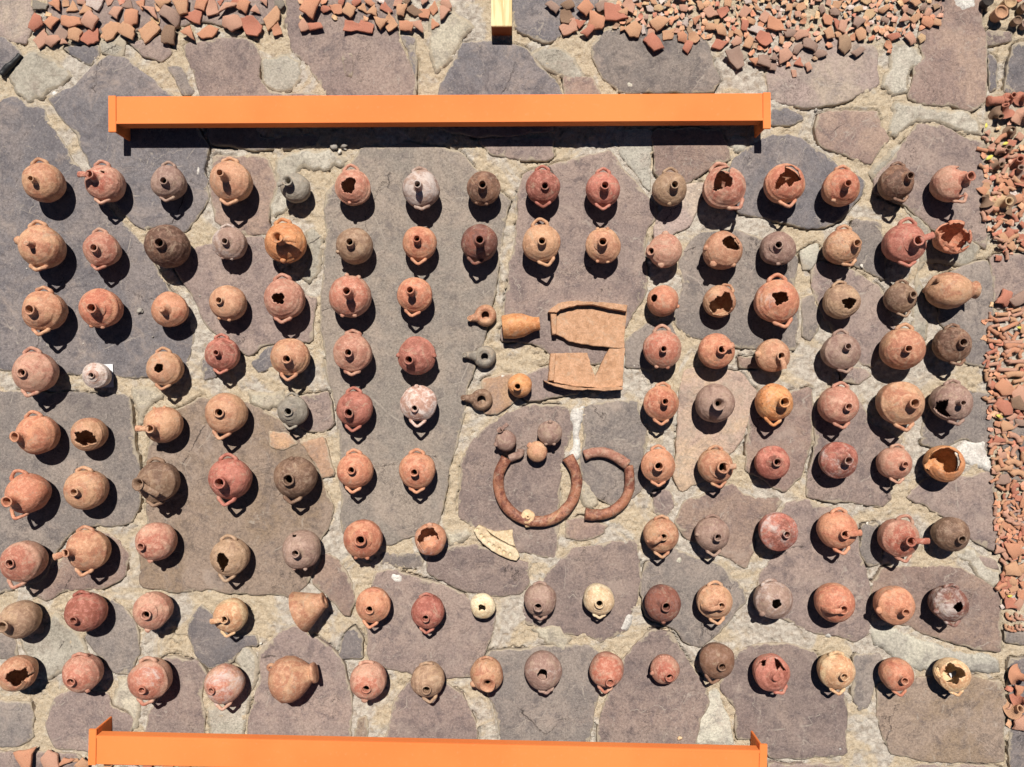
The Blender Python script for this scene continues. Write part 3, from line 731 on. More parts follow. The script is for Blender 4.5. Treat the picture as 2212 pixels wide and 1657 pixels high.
TILE = {'A1': (0,328.3), 'B1': (518.4,328.3), 'C1': (985,328.3), 'D1': (1347.8,328.3), 'E1': (1658.9,328.3),
        'A2': (0,708.5), 'B2': (518.4,708.5), 'C2': (985,622), 'D2': (1347.8,708.5), 'E2': (1658.9,708.5),
        'A3': (0,1088.6), 'B3': (518.4,1088.6), 'C3': (950.4,985), 'D3': (1347.8,1088.6), 'E3': (1658.9,1088.6),
        'H': (950.4,1347.8), 'I': (483.8,1382.4), 'F': (0,1382.4)}
SCL = {'F': .2734}
def tp(tl, x, y):
    s = SCL.get(tl, .2503); return TILE[tl][0]+x*s, TILE[tl][1]+y*s
c_ = lambda k, a=.5, w_=0, s=.12: (k, a, w_, s)
ROWS = {
1: [('A1',375,265,180, 262,228,28,'n',.35,c_('tan'),'T97 ','tan jug with narrow crooked neck and one loop handle'),
 ('A1',905,270,166, 770,190,36,'n',.5,c_('pnk',.6),'T95 B268 h178','pink jug with broken strap jutting left from its mouth'),
 ('A1',1455,265,150, 1408,245,36,'n',.25,c_('mav'),'T85:1.1 B270','mauve-brown jug with short wide neck and two loops'),
 ('A1',1995,260,182, 1893,178,36,'n',.7,c_('tan',.3),'T90:.7 B267','large tan-pink jug with long neck leaning left'),
 ('B1',480,312,130, 405,245,46,'f',.5,c_('gry',.3),'h200:.9','small grey-tan jug with flared mouth and strap on the left'),
 ('B1',975,310,156, 928,290,68,'o',0,c_('pnk',.3),'T95:1.35 K262:.8','pink jug with black jagged hole and tall top loop'),
 ('B1',1562,325,163, 1530,275,34,'n',.6,c_('mav',.3,.55),'T94:.7 B275:.7','jug crusted white with narrow neck'),
 ('B1',2103,315,148, 2092,278,40,'n',.4,c_('brn',.5,0,.25),'S262','dark brown jug with round short neck'),
 ('C1',750,305,150, 768,290,38,'n',.15,c_('red',.6),'T92 B270:1.2','glossy red jug with chipped mouth and two loops'),
 ('C1',1268,325,150, 1288,285,38,'n',.45,c_('red',.4),'T90 B268:1.2','red jug with neat round neck and two loops'),
 ('C1',1845,320,150, 1890,278,38,'n',.35,c_('grn',.5,0,.3),'T90 K265','speckled brown-tan jug with thin top loop'),
 ('D1',860,312,188, 860,225,56,'o',0,c_('pnk',.6),'T108:.9 B303:1.1','large jug broken open with a big dark gap'),
 ('D1',1382,275,176, 1430,210,60,'o',0,c_('org',.3),'B276:1.3','orange jug with a wide jagged opening in its shoulder'),
 ('D1',1870,310,164, 1940,268,34,'n',.45,c_('org',.4,0,.2),'T88:.8 K235','orange jug with pinched spout and scarred side'),
 ('E1',1105,268,154, 1235,203,36,'n',.4,c_('brn',.5,0,.35),'T88:.9 B282:1.1','sooty brown jug leaning with neck to the right'),
 ('E1',1575,275,164, 1757,207,44,'n',.5,c_('pnk',.4),'B296:1.2','pink jug with torn side and neck pointing right')],
2: [('A1',360,820,196, 222,785,26,'c',.45,c_('tan',.3),'T96 B268:.8 K165:1.6','large tan jug with broken stub neck'),
 ('A1',880,845,158, 805,825,38,'n',.3,c_('pnk',.4),'T92 B265','pinkish jug with black round mouth and two loops'),
 ('A1',1440,810,192, 1370,782,48,'n',.25,c_('brn',.7,0,.3),'','large dark brown jug without handles'),
 ('A1',1985,790,146, 1937,768,32,'n',.25,c_('mav',.3,.5),'T96:.6 S265','pale pink-white jug with small neck'),
 ('B1',395,785,178, 318,735,52,'f',.55,c_('yel',.6),'T97:.8 K268:1.1 h355:1.3','orange jug with flared mouth and broken handle stump'),
 ('B1',990,810,158, 945,775,38,'n',.35,c_('grn',.6),'K205','grey-tan jug with a red patch around its neck'),
 ('B1',1550,790,150, 1525,745,34,'n',.4,c_('org',.2),'B268:1.3','bright orange jug with one loop at the bottom'),
 ('B1',2065,785,161, 2068,755,42,'n',.75,c_('drk',.5,0,.25),'B258:1.1','very dark red jug with tall neck'),
 ('C1',738,790,166, 742,765,38,'n',.3,c_('tan',.2),'T95:1.4 B285:1.3','yellow-tan jug with two tall loops'),
 ('C1',1267,810,152, 1268,770,42,'n',.4,c_('tan',.5),'S268 S92','tan jug with small handle stubs only'),
 ('C1',1805,852,148, 1680,855,38,'n',.2,c_('pnk',.3),'K92:1.6 K252:1.5','pink teardrop jug leaning with its mouth to the left'),
 ('D1',850,850,168, 925,785,44,'o',.0,c_('tan',.7),'K175:1.3 K233:1.5 K300:1.1','tan-orange jug with snapped neck and knobs'),
 ('D1',1325,835,152, 1338,800,38,'n',.25,c_('mav',.9,0,.3),'K265','mottled purple-brown jug with small mouth'),
 ('D1',1885,818,160, 2018,785,40,'n',.35,c_('tan',.3,0,.75),'T88:.8 B288:.8','black-speckled tan jug with neck to the right'),
 ('E1',1178,790,182, 1305,762,50,'n',.4,c_('red',.3),'T85:1.2 B272:1.0 h20:1.2','large red jug with spout and strap towards broken bowl'),
 ('E1',1595,735,158, 1650,690,112,'o',0,c_('org',.9),'K232:1.4','orange jug reduced to a jagged open bowl')],
3: [('A1',380,1370,186, 250,1358,48,'n',.3,c_('tan',.7),'T84:.8 B268:1.1','tan jug with red shoulder and pinched oval mouth'),
 ('A1',870,1350,180, 785,1345,46,'n',.4,c_('org',.7),'S266','wide orange-red jug with thick neck'),
 ('A1',1470,1360,156, 1390,1355,34,'c',.45,c_('org',.2,.12),'','pale orange jug mended along cracks, mouth plugged'),
 ('A1',1968,1305,156, 1885,1280,34,'n',.25,c_('tan',.3),'S262','plain tan-pink jug with small stubs'),
 ('B1',385,1270,180, 328,1262,56,'o',0,c_('pnk',.8),'T94 B268:.9','rosy jug with large black mouth and two thick loops'),
 ('B1',952,1245,184, 918,1198,40,'n',.75,c_('pnk',.2),'S80 S268','large pink disc-shouldered jug with four stubs'),
 ('B1',1510,1235,155, 1465,1190,36,'n',.7,c_('org',.3),'B263:1.1','orange-tan jug with tall neck casting a long shadow'),
 ('C1',1785,1285,136, 1708,1262,34,'p',0,c_('org',.2),'K338:1.1:.1','small smooth orange jug with an oval hole'),
 ('D1',825,1290,140, 850,1310,66,'o',0,c_('tan',.4),'T58:.8','small tan jug with most of its top missing'),
 ('D1',1318,1290,192, 1355,1255,60,'o',0,c_('org',.4,.32),'T92:1.2 B283:1.2','big orange jug with white stain and irregular mouth'),
 ('D1',1880,1290,156, 1948,1305,58,'o',0,c_('grn',.4,0,.25),'T103:.8','tan-grey jug with torn mouth on its right side'),
 ('E1',1140,1265,138, 1258,1232,36,'n',.35,c_('drt',.5,.15),'T88 B278:1.2','grey-brown jug with two loops and neck to the right')],
4: [('A2',305,380,188, 182,385,44,'n',.15,c_('pnk',.4),'T94 B262','large pinkish jug with ragged mouth'),
 ('A2',835,410,118, 783,408,30,'n',.15,c_('wht',.2,.45),'','tiny white-pink jug sitting on a paper label'),
 ('A2',1425,350,156, 1365,345,40,'o',0,c_('tan',.3),'T92 B268','pale tan jug with jagged mouth and two loops'),
 ('A2',1920,225,148, 1862,213,28,'n',.35,c_('red',.3),'T90:.9 B268:.9','small red jug with thin neck'),
 ('B2',435,250,166, 400,268,42,'n',.3,c_('tan',.5),'B268:1.2','orange-tan jug with bottom loop and reddish neck'),
 ('B2',975,215,170, 932,212,40,'n',.3,c_('pnk',.7,.12),'T88:.75 B270:.75','pinkish-red jug with ridged shoulder disc'),
 ('B2',1528,240,166, 1455,275,42,'n',.45,c_('red',.3),'K0:1 K180:1','bright red jug with side knobs'),
 ('D2',328,185,166, 345,180,32,'n',.35,c_('pnk',.3,.15),'T92:1.4 S268','pink jug with tall arched top handle'),
 ('D2',795,200,156, 848,185,42,'n',.35,c_('org',.6,0,.25),'h20:1.0','orange-red jug with chipped right shoulder'),
 ('D2',1280,240,148, 1362,242,40,'n',.3,c_('tan',.5),'K175:1.8 h285:1.1','tan jug with strap stump below its mouth'),
 ('D2',1870,205,163, 1940,158,32,'n',.35,c_('mav',.5,.2),'T94 B280:.8','mauve-grey jug with small dark neck'),
 ('E2',1165,180,188, 1218,178,36,'n',.35,c_('tan',.5),'T90:1.0','large tan jug with round loop on top'),
 ('E2',1590,145,163, 1692,125,42,'n',.3,c_('brn',.4,0,.3),'T95:.7 B282:.9','mottled brown jug with mouth to the right')],
5: [('A2',322,920,180, 122,940,48,'n',.4,c_('org',.4),'T97:1.1','orange jug with spout pointing left'),
 ('A2',765,915,152, 730,965,74,'o',0,c_('tan',.4),'','tan-pink jug with split and missing lower wall'),
 ('A2',1405,835,163, 1290,870,42,'n',.45,c_('tan',.5),'h180:1.2 S95','tan jug with strap handle stub to the left'),
 ('A2',1950,735,180, 1885,730,46,'n',.15,c_('tan',.4),'B262:1.3','yellow-tan jug with keyhole mouth and bottom loop'),
 ('B2',458,715,133, 412,722,42,'n',.15,c_('gry',.3),'T92 B263','small plain grey jug with two loops'),
 ('B2',988,700,156, 935,735,46,'n',.25,c_('red',.3,.15),'T90:1.1 B268:1.1','rose-red jug with black mouth and two loops'),
 ('B2',1543,650,158, 1505,695,34,'n',.15,c_('wht',.7,.08),'B268:1.3 K95','white and orange blotched jug with bottom loop'),
 ('D2',318,650,153, 360,635,34,'n',.5,c_('org',.2),'T84:.9 B268','smooth orange-tan jug with tall shaded neck'),
 ('D2',785,650,170, 825,655,60,'f',.5,c_('mav',.2),'','grey-mauve jug with broad funnel mouth'),
 ('D2',1295,640,163, 1390,640,50,'n',.5,c_('yel',.5,0,.35),'B262:1.3','scorched orange jug with dark burnt patches'),
 ('D2',1850,665,170, 1945,680,36,'n',.3,c_('pnk',.7),'T86 B275','pinkish-tan jug with red stained shoulder'),
 ('E2',1140,650,200, 1275,650,50,'n',.35,c_('tan',.4),'B275:1.1','very large tan jug with black mouth on its right'),
 ('E2',1590,640,176, 1690,648,28,'n',.45,c_('mav',.7,.15,.3),'T96:.8 B275:.8','purple-brown jug with a big black hole in its left side')],
6: [('A2',238,1425,182, 55,1500,50,'n',.5,c_('org',.8),'T112:1.4 B252:1.5','large orange-red jug at the left edge with two big loops'),
 ('A2',740,1395,182, 635,1418,36,'n',.3,c_('tan',.4),'T90:.8 ','round orange-tan jug with small neck and single top loop'),
 ('A2',1370,1325,184, 1188,1348,58,'f',.45,c_('drt',.3),'T95:.9 B265:.8 h330:1.6','grey-brown jug with funnel spout to the left'),
 ('A2',1985,1300,184, 1890,1340,52,'n',.5,c_('red',.4),'T92:1.1 B264:1.2','salmon-red jug with thick spout'),
 ('B2',478,1290,184, 412,1310,56,'n',.25,c_('drt',.7,0,.2),'B265:.9 K95','dark olive-brown jug with wide black mouth'),
 ('B2',995,1230,156, 958,1228,36,'n',.3,c_('org',.3,.1),'T92 B265','orange jug with two loops and tiny mouth'),
 ('B2',1530,1230,158, 1502,1248,36,'n',.45,c_('org',.1),'T90 B270:.9','light orange jug with two loops'),
 ('D2',290,1185,148, 303,1195,44,'n',.5,c_('org',.2),'T90 B270:.9','orange jug with thick short neck and two loops'),
 ('D2',790,1190,153, 862,1205,56,'n',.5,c_('tan',.3),'T93:.9 B278:1 h5:.9','tan-pink jug with stout neck and handle stub on the right'),
 ('D2',1282,1160,150, 1325,1160,38,'n',.3,c_('red',.5,.1),'','red disc-like jug without handles'),
 ('D2',1850,1140,166, 1945,1145,40,'n',.45,c_('red',.6,.5),'','grey and red blotched jug without handles'),
 ('E2',1095,1165,148, 1190,1180,30,'n',.35,c_('pnk',.2),'T86:.8 B272:1.0','pale orange jug with one bottom loop and small spout'),
 ('E2',1525,1170,168, 1590,1140,74,'o',0,c_('yel',.3),'','orange jug bowl broken wide open')],
7: [('A3',200,495,190, 78,515,44,'n',.15,c_('pnk',.3,.1),'B258:1.2','pink jug with slanted oval mouth and bottom loop'),
 ('A3',760,395,186, 562,425,38,'n',.45,c_('tan',.5),'T93 B265 h200:1.0','tan jug with spout handle reaching left'),
 ('A3',1345,325,173, 1210,370,38,'n',.25,c_('pnk',.5),'K262:1.2','plain pinkish jug with mouth low on the left'),
 ('A3',1985,455,167, 1920,480,34,'o',0,c_('grn',.3,0,.2),'T92 B265:1.2','brownish-tan jug with black broken mouth and two loops'),
 ('B3',530,395,170, 475,430,38,'n',.35,c_('mav',.2,.3),'S268','mauve jug dusted white with small hole near top'),
 ('B3',1062,300,170, 1035,315,52,'n',.3,c_('org',.6),'S268','orange-red jug with thick collar and no loops'),
 ('B3',1645,305,138, 1612,295,92,'o',0,c_('org',.1,.4),'K92:1.5','small orange jug open on top, white inside'),
 ('D3',320,270,153, 345,285,34,'n',.35,c_('tan',.5),'T90:.8 B270:1.0 H205','tan jug with strap handle running to the lower left'),
 ('D3',760,260,151, 815,290,36,'n',.4,c_('mav',.4),'T90:.8 B272:1.0 K178','mauve-tan jug with bottom loop and side knob'),
 ('D3',1325,235,170, 1410,265,34,'n',.25,c_('red',.5,.5),'','red jug with white frosted top'),
 ('D3',1845,225,170, 1915,265,42,'n',.3,c_('org',.3),'T90:1.0 B278:1.0 h5:1.3','orange-tan jug with strap stub to the right'),
 ('E3',1125,290,172, 1240,325,46,'n',.5,c_('pnk',.7),'T72:1.4 B280:1.1 h0:1.5','brick-pink jug with long strap reaching right'),
 ('E3',1580,260,158, 1680,310,40,'n',.3,c_('drt',.6,0,.2),'','brown jug with rusty shoulder and no handles')],
8: [('A3',170,1000,172, 15,1060,52,'n',.45,c_('grn',.5),'','olive-tan jug at the left edge, spout left'),
 ('A3',735,935,178, 630,1008,36,'n',.25,c_('red',.6),'T97:.8','deep red jug with top handle and low mouth'),
 ('A3',1315,920,167, 1255,960,46,'n',.2,c_('pnk',.5),'K97:1.2 K265:1.4','rosy jug with black mouth and pointed tabs'),
 ('A3',1990,960,150, 1932,1000,36,'n',.3,c_('buf',.3,.12),'B265:.9 h190:1.3','cream jug with pink strap stub to the left'),
 None,
 ('B3',1150,870,153, 1115,915,40,'n',.2,c_('org',.3),'B262:1.1','salmon-orange jug with leaf-shaped mouth'),
 ('B3',1620,930,147, 1600,990,36,'n',.3,c_('red',.6,0,.2),'T94:.8 B268:.9','rust-red jug with two loops and low mouth'),
 ('C3',370,1295,110, 362,1310,32,'o',0,c_('crm',.3,.2),'','small cream jug with black heart-shaped hole'),
 ('C3',865,1240,143, 847,1308,44,'n',.35,c_('mav',.5),'T92:.7 B270:.7','brown-mauve jug with lip near its lower edge'),
 ('C3',1372,1235,135, 1378,1280,42,'n',.2,c_('crm',.2),'B270:.7','smooth cream-yellow jug with round mouth'),
 ('D3',335,855,160, 368,890,44,'n',.35,c_('drk',.8,.12,.3),'K268','dark purple-red jug with grey neck'),
 ('D3',780,840,156, 845,885,38,'n',.35,c_('tan',.2),'T90:1.0 B276:1.0 H195','pale pink jug with strap handle to the left'),
 ('D3',1285,825,168, 1325,865,44,'o',0,c_('mav',.3,.5),'T106:.8 K225:1.3','whitish-brown jug with ragged black mouth'),
 ('D3',1820,855,173, 1900,915,42,'n',.3,c_('org',.4),'H190','plump orange jug with strap handle on the left'),
 ('E3',1088,870,173, 1195,940,36,'n',.4,c_('org',.2),'K192:1.6','orange jug with neck low on the right'),
 ('E3',1560,860,164, 1655,895,48,'o',0,c_('drk',.5,.5),'T86:.7 B276:.9 K200:1.3','dark red jug with white lime on its lower side')],
9: [('A3',150,1465,166, 135,1505,72,'o',0,c_('tan',.6),'','tan jug at the left edge with a torn slit'),
 ('A3',710,1460,173, 605,1540,42,'n',.2,c_('pnk',.7,.1),'T93:.7 K300:1.1','pinkish-red jug with oval mouth low on the left'),
 ('F',1185,310,168, 1118,402,32,'n',.25,c_('pnk',.2,.35),'T92:.9 B262:.8','large pale pink jug with white bloom, plugged mouth'),
 ('F',1770,345,158, 1665,405,30,'n',.25,c_('pnk',.3,.45),'B272:1.1','white-bloomed pink jug with bottom loop'),
 None,
 ('I',1245,345,163, 1225,425,42,'n',.15,c_('pnk',.4),'T95:.5 K262:1.5','dusty pink jug with round mouth low in front'),
 ('I',1760,345,150, 1745,435,44,'n',.25,c_('grn',.5),'T95:.5 B278:1.0','grey-tan jug with arched bottom loop'),
 ('H',402,435,146, 412,530,68,'f',.45,c_('tan',.5),'T92:.7 K210:1.6','tan-orange jug with large ringed funnel mouth'),
 ('H',888,400,166, 885,440,46,'o',0,c_('mav',.8,.35),'B280:.6','red-brown jug with white crust and torn mouth'),
 ('H',1440,395,153, 1470,510,38,'n',.3,c_('pnk',.5,.15),'B262:1.0','reddish jug with white smear near its neck'),
 ('H',1940,390,128, 1985,465,40,'n',.3,c_('pnk',.6),'K190:1.3 S92','small reddish jug with side knob'),
 ('D3',800,1350,156, 850,1410,38,'n',.3,c_('brn',.1),'B252:1.1','plain brown-orange jug with one lower loop'),
 ('D3',1270,1455,162, 1318,1505,38,'c',.3,c_('red',.3,.08),'B298:.8','red jug with cracked slots around its neck'),
 ('D3',1830,1440,163, 1905,1495,36,'n',.3,c_('buf',.3),'T92:.7 B270:.9','buff jug with red ring around the neck'),
 ('E3',1115,1470,148, 1185,1530,34,'n',.35,c_('org',.4,.08),'B272:1.0','orange jug with low neck and bottom loop'),
 ('E3',1590,1470,152, 1600,1465,88,'o',0,c_('buf',.6),'B278:.9','pale orange jug smashed open around its top')],
}
ORD = ['first','second','third','fourth','fifth','sixth','seventh','eighth','ninth','tenth','eleventh','twelfth','thirteenth','fourteenth','fifteenth','last']
ROWN = {1:'top row',2:'second row',3:'third row',4:'fourth row',5:'fifth row',6:'sixth row',7:'seventh row',8:'row above the bottom',9:'bottom row'}
RORD = ['last','second last','third last','fourth last','fifth last','sixth last']
def poly_at(tl, pts): return [tp(tl, x, y) for x, y in pts]
HOLES = {
 (2,15): [poly_at('E1', [(1430,660),(1500,590),(1560,585),(1575,655),(1520,690),(1470,700)]), poly_at('E1', [(1600,830),(1660,790),(1720,770),(1760,800),(1700,835),(1640,870)]), poly_at('E1', [(1700,600),(1760,640),(1740,700),(1690,660)])],
 (1,11): [poly_at('D1', [(768,330),(775,250),(800,180),(850,135),(925,122),(912,190),(918,205),(945,225),(938,280),(915,305),(890,295),(850,320),(800,345)])],
 (1,12): [poly_at('D1', [(1300,345),(1308,270),(1345,195),(1385,170),(1388,112),(1460,112),(1515,165),(1538,245),(1470,262),(1452,295),(1420,300),(1404,262),(1350,300)])],
 (2,11): [poly_at('D1', [(845,765),(880,730),(925,715),(960,745),(968,735),(1000,790),(1005,845),(960,850),(900,832),(860,800)])],
 (3,8): [poly_at('D1', [(733,1350),(738,1300),(790,1270),(840,1245),(872,1200),(920,1215),(942,1290),(940,1345),(905,1400),(840,1415),(765,1400)])],
 (6,12): [poly_at('E2', [(1342,1190),(1400,1090),(1480,1040),(1560,1025),(1650,1075),(1672,1160),(1640,1240),(1560,1255),(1490,1245),(1430,1195),(1400,1200),(1385,1245)])],
 (7,3): [poly_at('A3', [(1868,500),(1872,440),(1895,420),(1935,425),(1945,450),(1975,480),(1965,530),(1938,560),(1935,590),(1915,600),(1900,560)])],
 (5,12): [poly_at('E2', [(1430,690),(1450,640),(1560,615),(1550,670),(1535,710),(1570,755),(1600,765),(1530,775),(1450,730)])],
 (9,12): [poly_at('D3', [(1155,1365),(1235,1325),(1215,1400),(1195,1400),(1180,1370)]), poly_at('D3', [(1295,1320),(1345,1350),(1410,1445),(1375,1440),(1350,1405),(1330,1430),(1355,1480),(1300,1520),(1290,1505),(1330,1470),(1310,1400)])],
 (7,4): [poly_at('B3', [(440,262),(490,262),(480,285),(450,285)])],
 (1,1): [poly_at('A1', [(868,155),(905,165),(900,185),(868,172)])],
 (9,0): [poly_at('A3', [(90,1500),(170,1440),(230,1405),(250,1470),(300,1455),(240,1540),(150,1530)])],
 (5,1): [poly_at('A2', [(630,905),(680,890),(700,930),(760,930),(825,930),(835,1000),(760,1000),(690,990)])],
 (1,15): [poly_at('E1', [(1690,300),(1740,250),(1790,260),(1770,330),(1700,370),(1655,390),(1650,350)]), poly_at('E1', [(1620,145),(1660,110),(1740,105),(1760,150),(1700,175)])],
 (9,15): [poly_at('E3', [(1430,1410),(1465,1400),(1490,1470),(1490,1510),(1450,1480)])],
}
for rw, lst in ROWS.items():
    for i, e in enumerate(lst):
        if e is None: continue
        tl, bx, by, br, mx, my, mr, kind, L, colr, hs, ph = e
        s = SCL.get(tl, .2503)
        X, Y = tp(tl, bx, by); MX, MY = tp(tl, mx, my)
        if rw in (3,4,5,6,7) and i >= 7: pos = RORD[len(lst)-1-i]+' in the '+ROWN[rw]
        else: pos = ORD[i if len(lst) == 16 or i < 7 else i]+' in the '+ROWN[rw]
        if len(lst) == 16 and i == 15: pos = 'last in the '+ROWN[rw]
        lab = ph+', '+pos
        if len(lab.split()) > 16: lab = ' '.join(ph.split()[:16-len(pos.split())])+', '+pos
        jug(X, Y, br*s, MX, MY, mr*s, kind, L, colr, hs, lab, 'jug', 'jug', HOLES.get((rw, i), ()), seed=rw*20+i)

# ---------------------------------------------------------------- middle group: lamps, beaker, small jugs
def lamp(tl, bx, by, br, nx, ny, hr, key, label):
    s = .2503; X, Y = tp(tl, bx, by); NX, NY = tp(tl, nx, ny)
    z = br*s*.55; C = W(X, Y, z); r = br*s*.98; Nn = W(NX, NY, z*.9)
    T = thing('oil_lamp', label, 'oil lamp', (C.x, C.y, 0), 'clay oil lamps beside the roof tile')
    m = clay_key('lamp_clay', key, .5)
    o = Vector((0,0,0)); hh = hr*s*.9
    r *= 1.15
    prof = [(0, r*.45), (1, r*.55), (z*.5, r*.9), (z*.95, r), (z*1.4, r*.92), (z*1.8, r*.74), (z*1.95, r*.62), (z*1.88, r*.56), (z*1.74, hh*1.1), (z*1.66, hh), (z*1.2, hh*1.05), (z*1.0, r*.8), (z*.3, r*.6), (z*.15, .1)]
    lathe_mesh('body', prof, o, Vector((0,0,1)), m, T, 32, .03, bx)
    n = Vector((Nn.x-C.x, Nn.y-C.y, z*1.1)); dd = Vector((n.x, n.y, 0)).normalized()
    a = dd*r*.75+Vector((0,0,z*1.0))
    tube('nozzle', [a, a.lerp(n, .4), a.lerp(n, .75), n+dd*1.5], [r*.52, r*.36, r*.29, r*.26], m, T, 12)
    lathe_mesh('wick_rim', [(0, r*.26), (r*.14, r*.25), (r*.17, r*.2), (r*.15, r*.14), (r*.02, r*.11)], n-dd*1.0+Vector((0,0,r*.12)), Vector((0,0,1)), m, T, 16, .08, bx)
    lathe_mesh('wick_hole_shade', [(0, r*.13), (.2, .05)], n-dd*1.0+Vector((0,0,r*.16)), Vector((0,0,1)), HOLE_SHADE, T, 12)  # flat black disc painted as the shade inside the wick hole
    return T
HOLE_SHADE, t_, b_ = new_mat('hole_shade', .9); b_.inputs['Base Color'].default_value = (.012,.010,.009,1)  # near-black colour standing in for the shade inside small openings
lamp('C1', 255,1412,84, 118,1440, 36, 'tan', 'small tan oil lamp with stubby nozzle, uppermost of three')
lamp('B2', 2112,250,86, 1935,232, 34, 'gry', 'grey oil lamp with long nozzle, middle of three')
lamp('B2', 2085,620,84, 1925,602, 40, 'drt', 'grey and orange oil lamp with round hole, lowest of three')
def small(tl, bx, by, br, mx, my, mr, kind, L, colr, hs, lab, cat, nm, **k):
    s = .2503; X, Y = tp(tl, bx, by); MX, MY = tp(tl, mx, my)
    return jug(X, Y, br*s, MX, MY, mr*s, kind, L, colr, hs, lab, cat, nm, group='small vessels in the middle of the display', seed=int(bx), **k)
small('C2', 552,842,104, 530,852,36, 'n', .35, c_('yel',.3), '', 'little orange pot with neat black mouth left of the broken roof tile', 'small pot', 'small_pot')
small('C2', 428,1318,92, 375,1215,30, 'f', .4, c_('mav',.7), 'h40:1.3 K200:1.6', 'small purple-brown pot with two spouts above the clay ring', 'small pot', 'small_pot')
small('C2', 810,1250,108, 815,1150,16, 'c', .25, c_('mav',.5), 'K250:1.1 K290:1.1', 'small brown onion-shaped pot above the clay ring', 'small pot', 'small_pot')
small('C2', 700,1412,90, 695,1432,12, 'c', .12, c_('tan',.4), 'K140:2.0', 'small tan knobbed pot beside the end of the clay ring', 'small pot', 'small_pot')

def lying(name, tl, p0, p1, zz, prof, key, lab, cat, amt=.4, closed_end=True, white=0, wob=.06, hole=False):
    """vessel on its side; prof is (fraction along axis, radius in tile units)"""
    s = .2503
    A = W(*tp(tl, *p0), zz*s); B = W(*tp(tl, *p1), zz*s); L = (B-A).length
    T = thing(name, lab, cat, ((A.x+B.x)/2, (A.y+B.y)/2, 0))
    m = clay_key('clay_'+key, key, amt, amt3=white)
    org = A-Vector(((A.x+B.x)/2, (A.y+B.y)/2, 0))
    o = lathe_mesh('body', [(t*L, r*s) for t, r in prof], org, B-A, m, T, 40, wob, p0[0])
    return T, m, org, (B-A).normalized(), L, s
T, m, org, ax, L, s = lying('amphora', 'E1', (1370,1205), (1790,1190), 150,
   [(0,4),(.04,60),(.12,105),(.25,140),(.42,156),(.58,146),(.72,118),(.84,84),(.9,62),(.94,60),(.98,74),(1,76),(1.0,60),(.94,46),(.86,50),(.7,90),(.4,120),(.2,80)], 'tan', 'buff amphora lying on its side with neck pointing right, last in third row', 'amphora')
tube('handle', [org+ax*L*.10+Vector((0,18,22)), org+ax*L*.02+Vector((0,26,26)), org-ax*L*.06+Vector((0,10,14)), org-ax*L*.05+Vector((0,0,0))], [4.5,4.2,4,4.5], m, T, 9)
T, m, org, ax, L, s = lying('beaker', 'C1', (400,1512), (722,1480), 100,
   [(0,5),(.0,90),(.02,98),(.3,108),(.55,100),(.75,72),(.85,60),(.97,56),(1,56),(1.0,42),(.93,38),(.93,4)], 'yel', 'orange-tan beaker lying on its side left of the roof tile', 'beaker')
T, m, org, ax, L, s = lying('cup', 'B3', (512,928), (728,830), 165,
   [(0,172),(.02,178),(.25,150),(.5,120),(.75,88),(.93,66),(.96,68),(1,68),(1.0,2),(.9,48),(.6,92),(.3,130),(.05,160),(0,168)], 'tan', 'tan conical cup lying with open end left, fifth in row above the bottom', 'cup', .6)
T, m, org, ax, L, s = lying('jar', 'I', (395,385), (790,280), 170,
   [(.02,36),(.03,62),(.1,120),(.25,176),(.42,188),(.58,172),(.72,134),(.84,92),(.90,66),(.92,66),(.93,82),(.985,84),(1,80),(1,3)], 'tan', 'tan-orange jar on its side with disc foot right, fifth in the bottom row', 'jar', .7)
lathe_mesh('mouth', [(0,14),(2,12),(1,9),(-6,9)], org+ax*L*.06+Vector((2,-4,10)), Vector((-.8,-.35,.5)), m, T, 20, .15, 3)
lathe_mesh('mouth_shade', [(0,9.5),(.1,.1)], org+ax*L*.06+Vector((1.6,-4.2,10.5)), Vector((-.8,-.35,.5)), HOLE_SHADE, T, 16)  # black disc drawn as the shade within the jar mouth
tube('handle', [org+ax*L*.22+Vector((-6,36,8)), org+ax*L*.14+Vector((-8,42,10)), org+ax*L*.05+Vector((-6,36,6)), org+ax*L*.08+Vector((0,26,4))], 3.6, m, T, 9)

# clay rings (handles of large basins)
def arcpts(cx, cy, r, a0, a1, n, z):
    return [W(cx+r*math.cos(math.radians(a0+(a1-a0)*i/(n-1))), cy-r*math.sin(math.radians(a0+(a1-a0)*i/(n-1))), z) for i in range(n)]
ringm = clay('ring_clay', lin((168,112,86)), lin((122,72,58)), .5, (222,184,140), .30, .4, .5)  # pale tan mottling painted in as highlights on the tube
T = thing('clay_ring', 'large open ring of red-brown clay tube with small spout at its bottom', 'clay ring', W(1161,1042,0))
pts = arcpts(1161,1042,85,142,400,12,11); b0 = W(1161,1042,0)
tube('ring', [p-b0 for p in pts], [11.8]*11+[13.5], ringm, T, 14, sub=5, rough=.12)
lathe_mesh('spout', [(0,14),(4,15.5),(7,14),(8,10),(7,5),(10,5),(11,4),(10,2),(4,1.5)], W(1140,1116,14)-b0, Vector((0,.1,1)), clay_key('spout_clay','buf',.4), T, 22, .12, 2)
lump('spout_lip', W(1140,1131,14)-b0, 8, 9, 4, clay_key('spout_clay','buf',.4), T, 3)
T = thing('clay_ring_fragment', 'curved clay tube fragment forming the top right arc beside the ring', 'clay tube', W(1310,985,0))
pts = [W(1262,984,11), W(1285,977,11), W(1310,979,11), W(1335,990,11), W(1354,1004,11)]
b0 = W(1310,985,0); tube('tube', [p-b0 for p in pts], [11,11,11,11.5,12], clay_key('ring_clay','pnk',.8,.8), T, 14, rough=.15)
lathe_mesh('socket', [(0,8),(5,7.5),(5.5,5),(2,3.6)], W(1341,993,16)-b0, Vector((0,0,1)), clay_key('ring_clay','pnk',.8,.8), T, 16, .15)
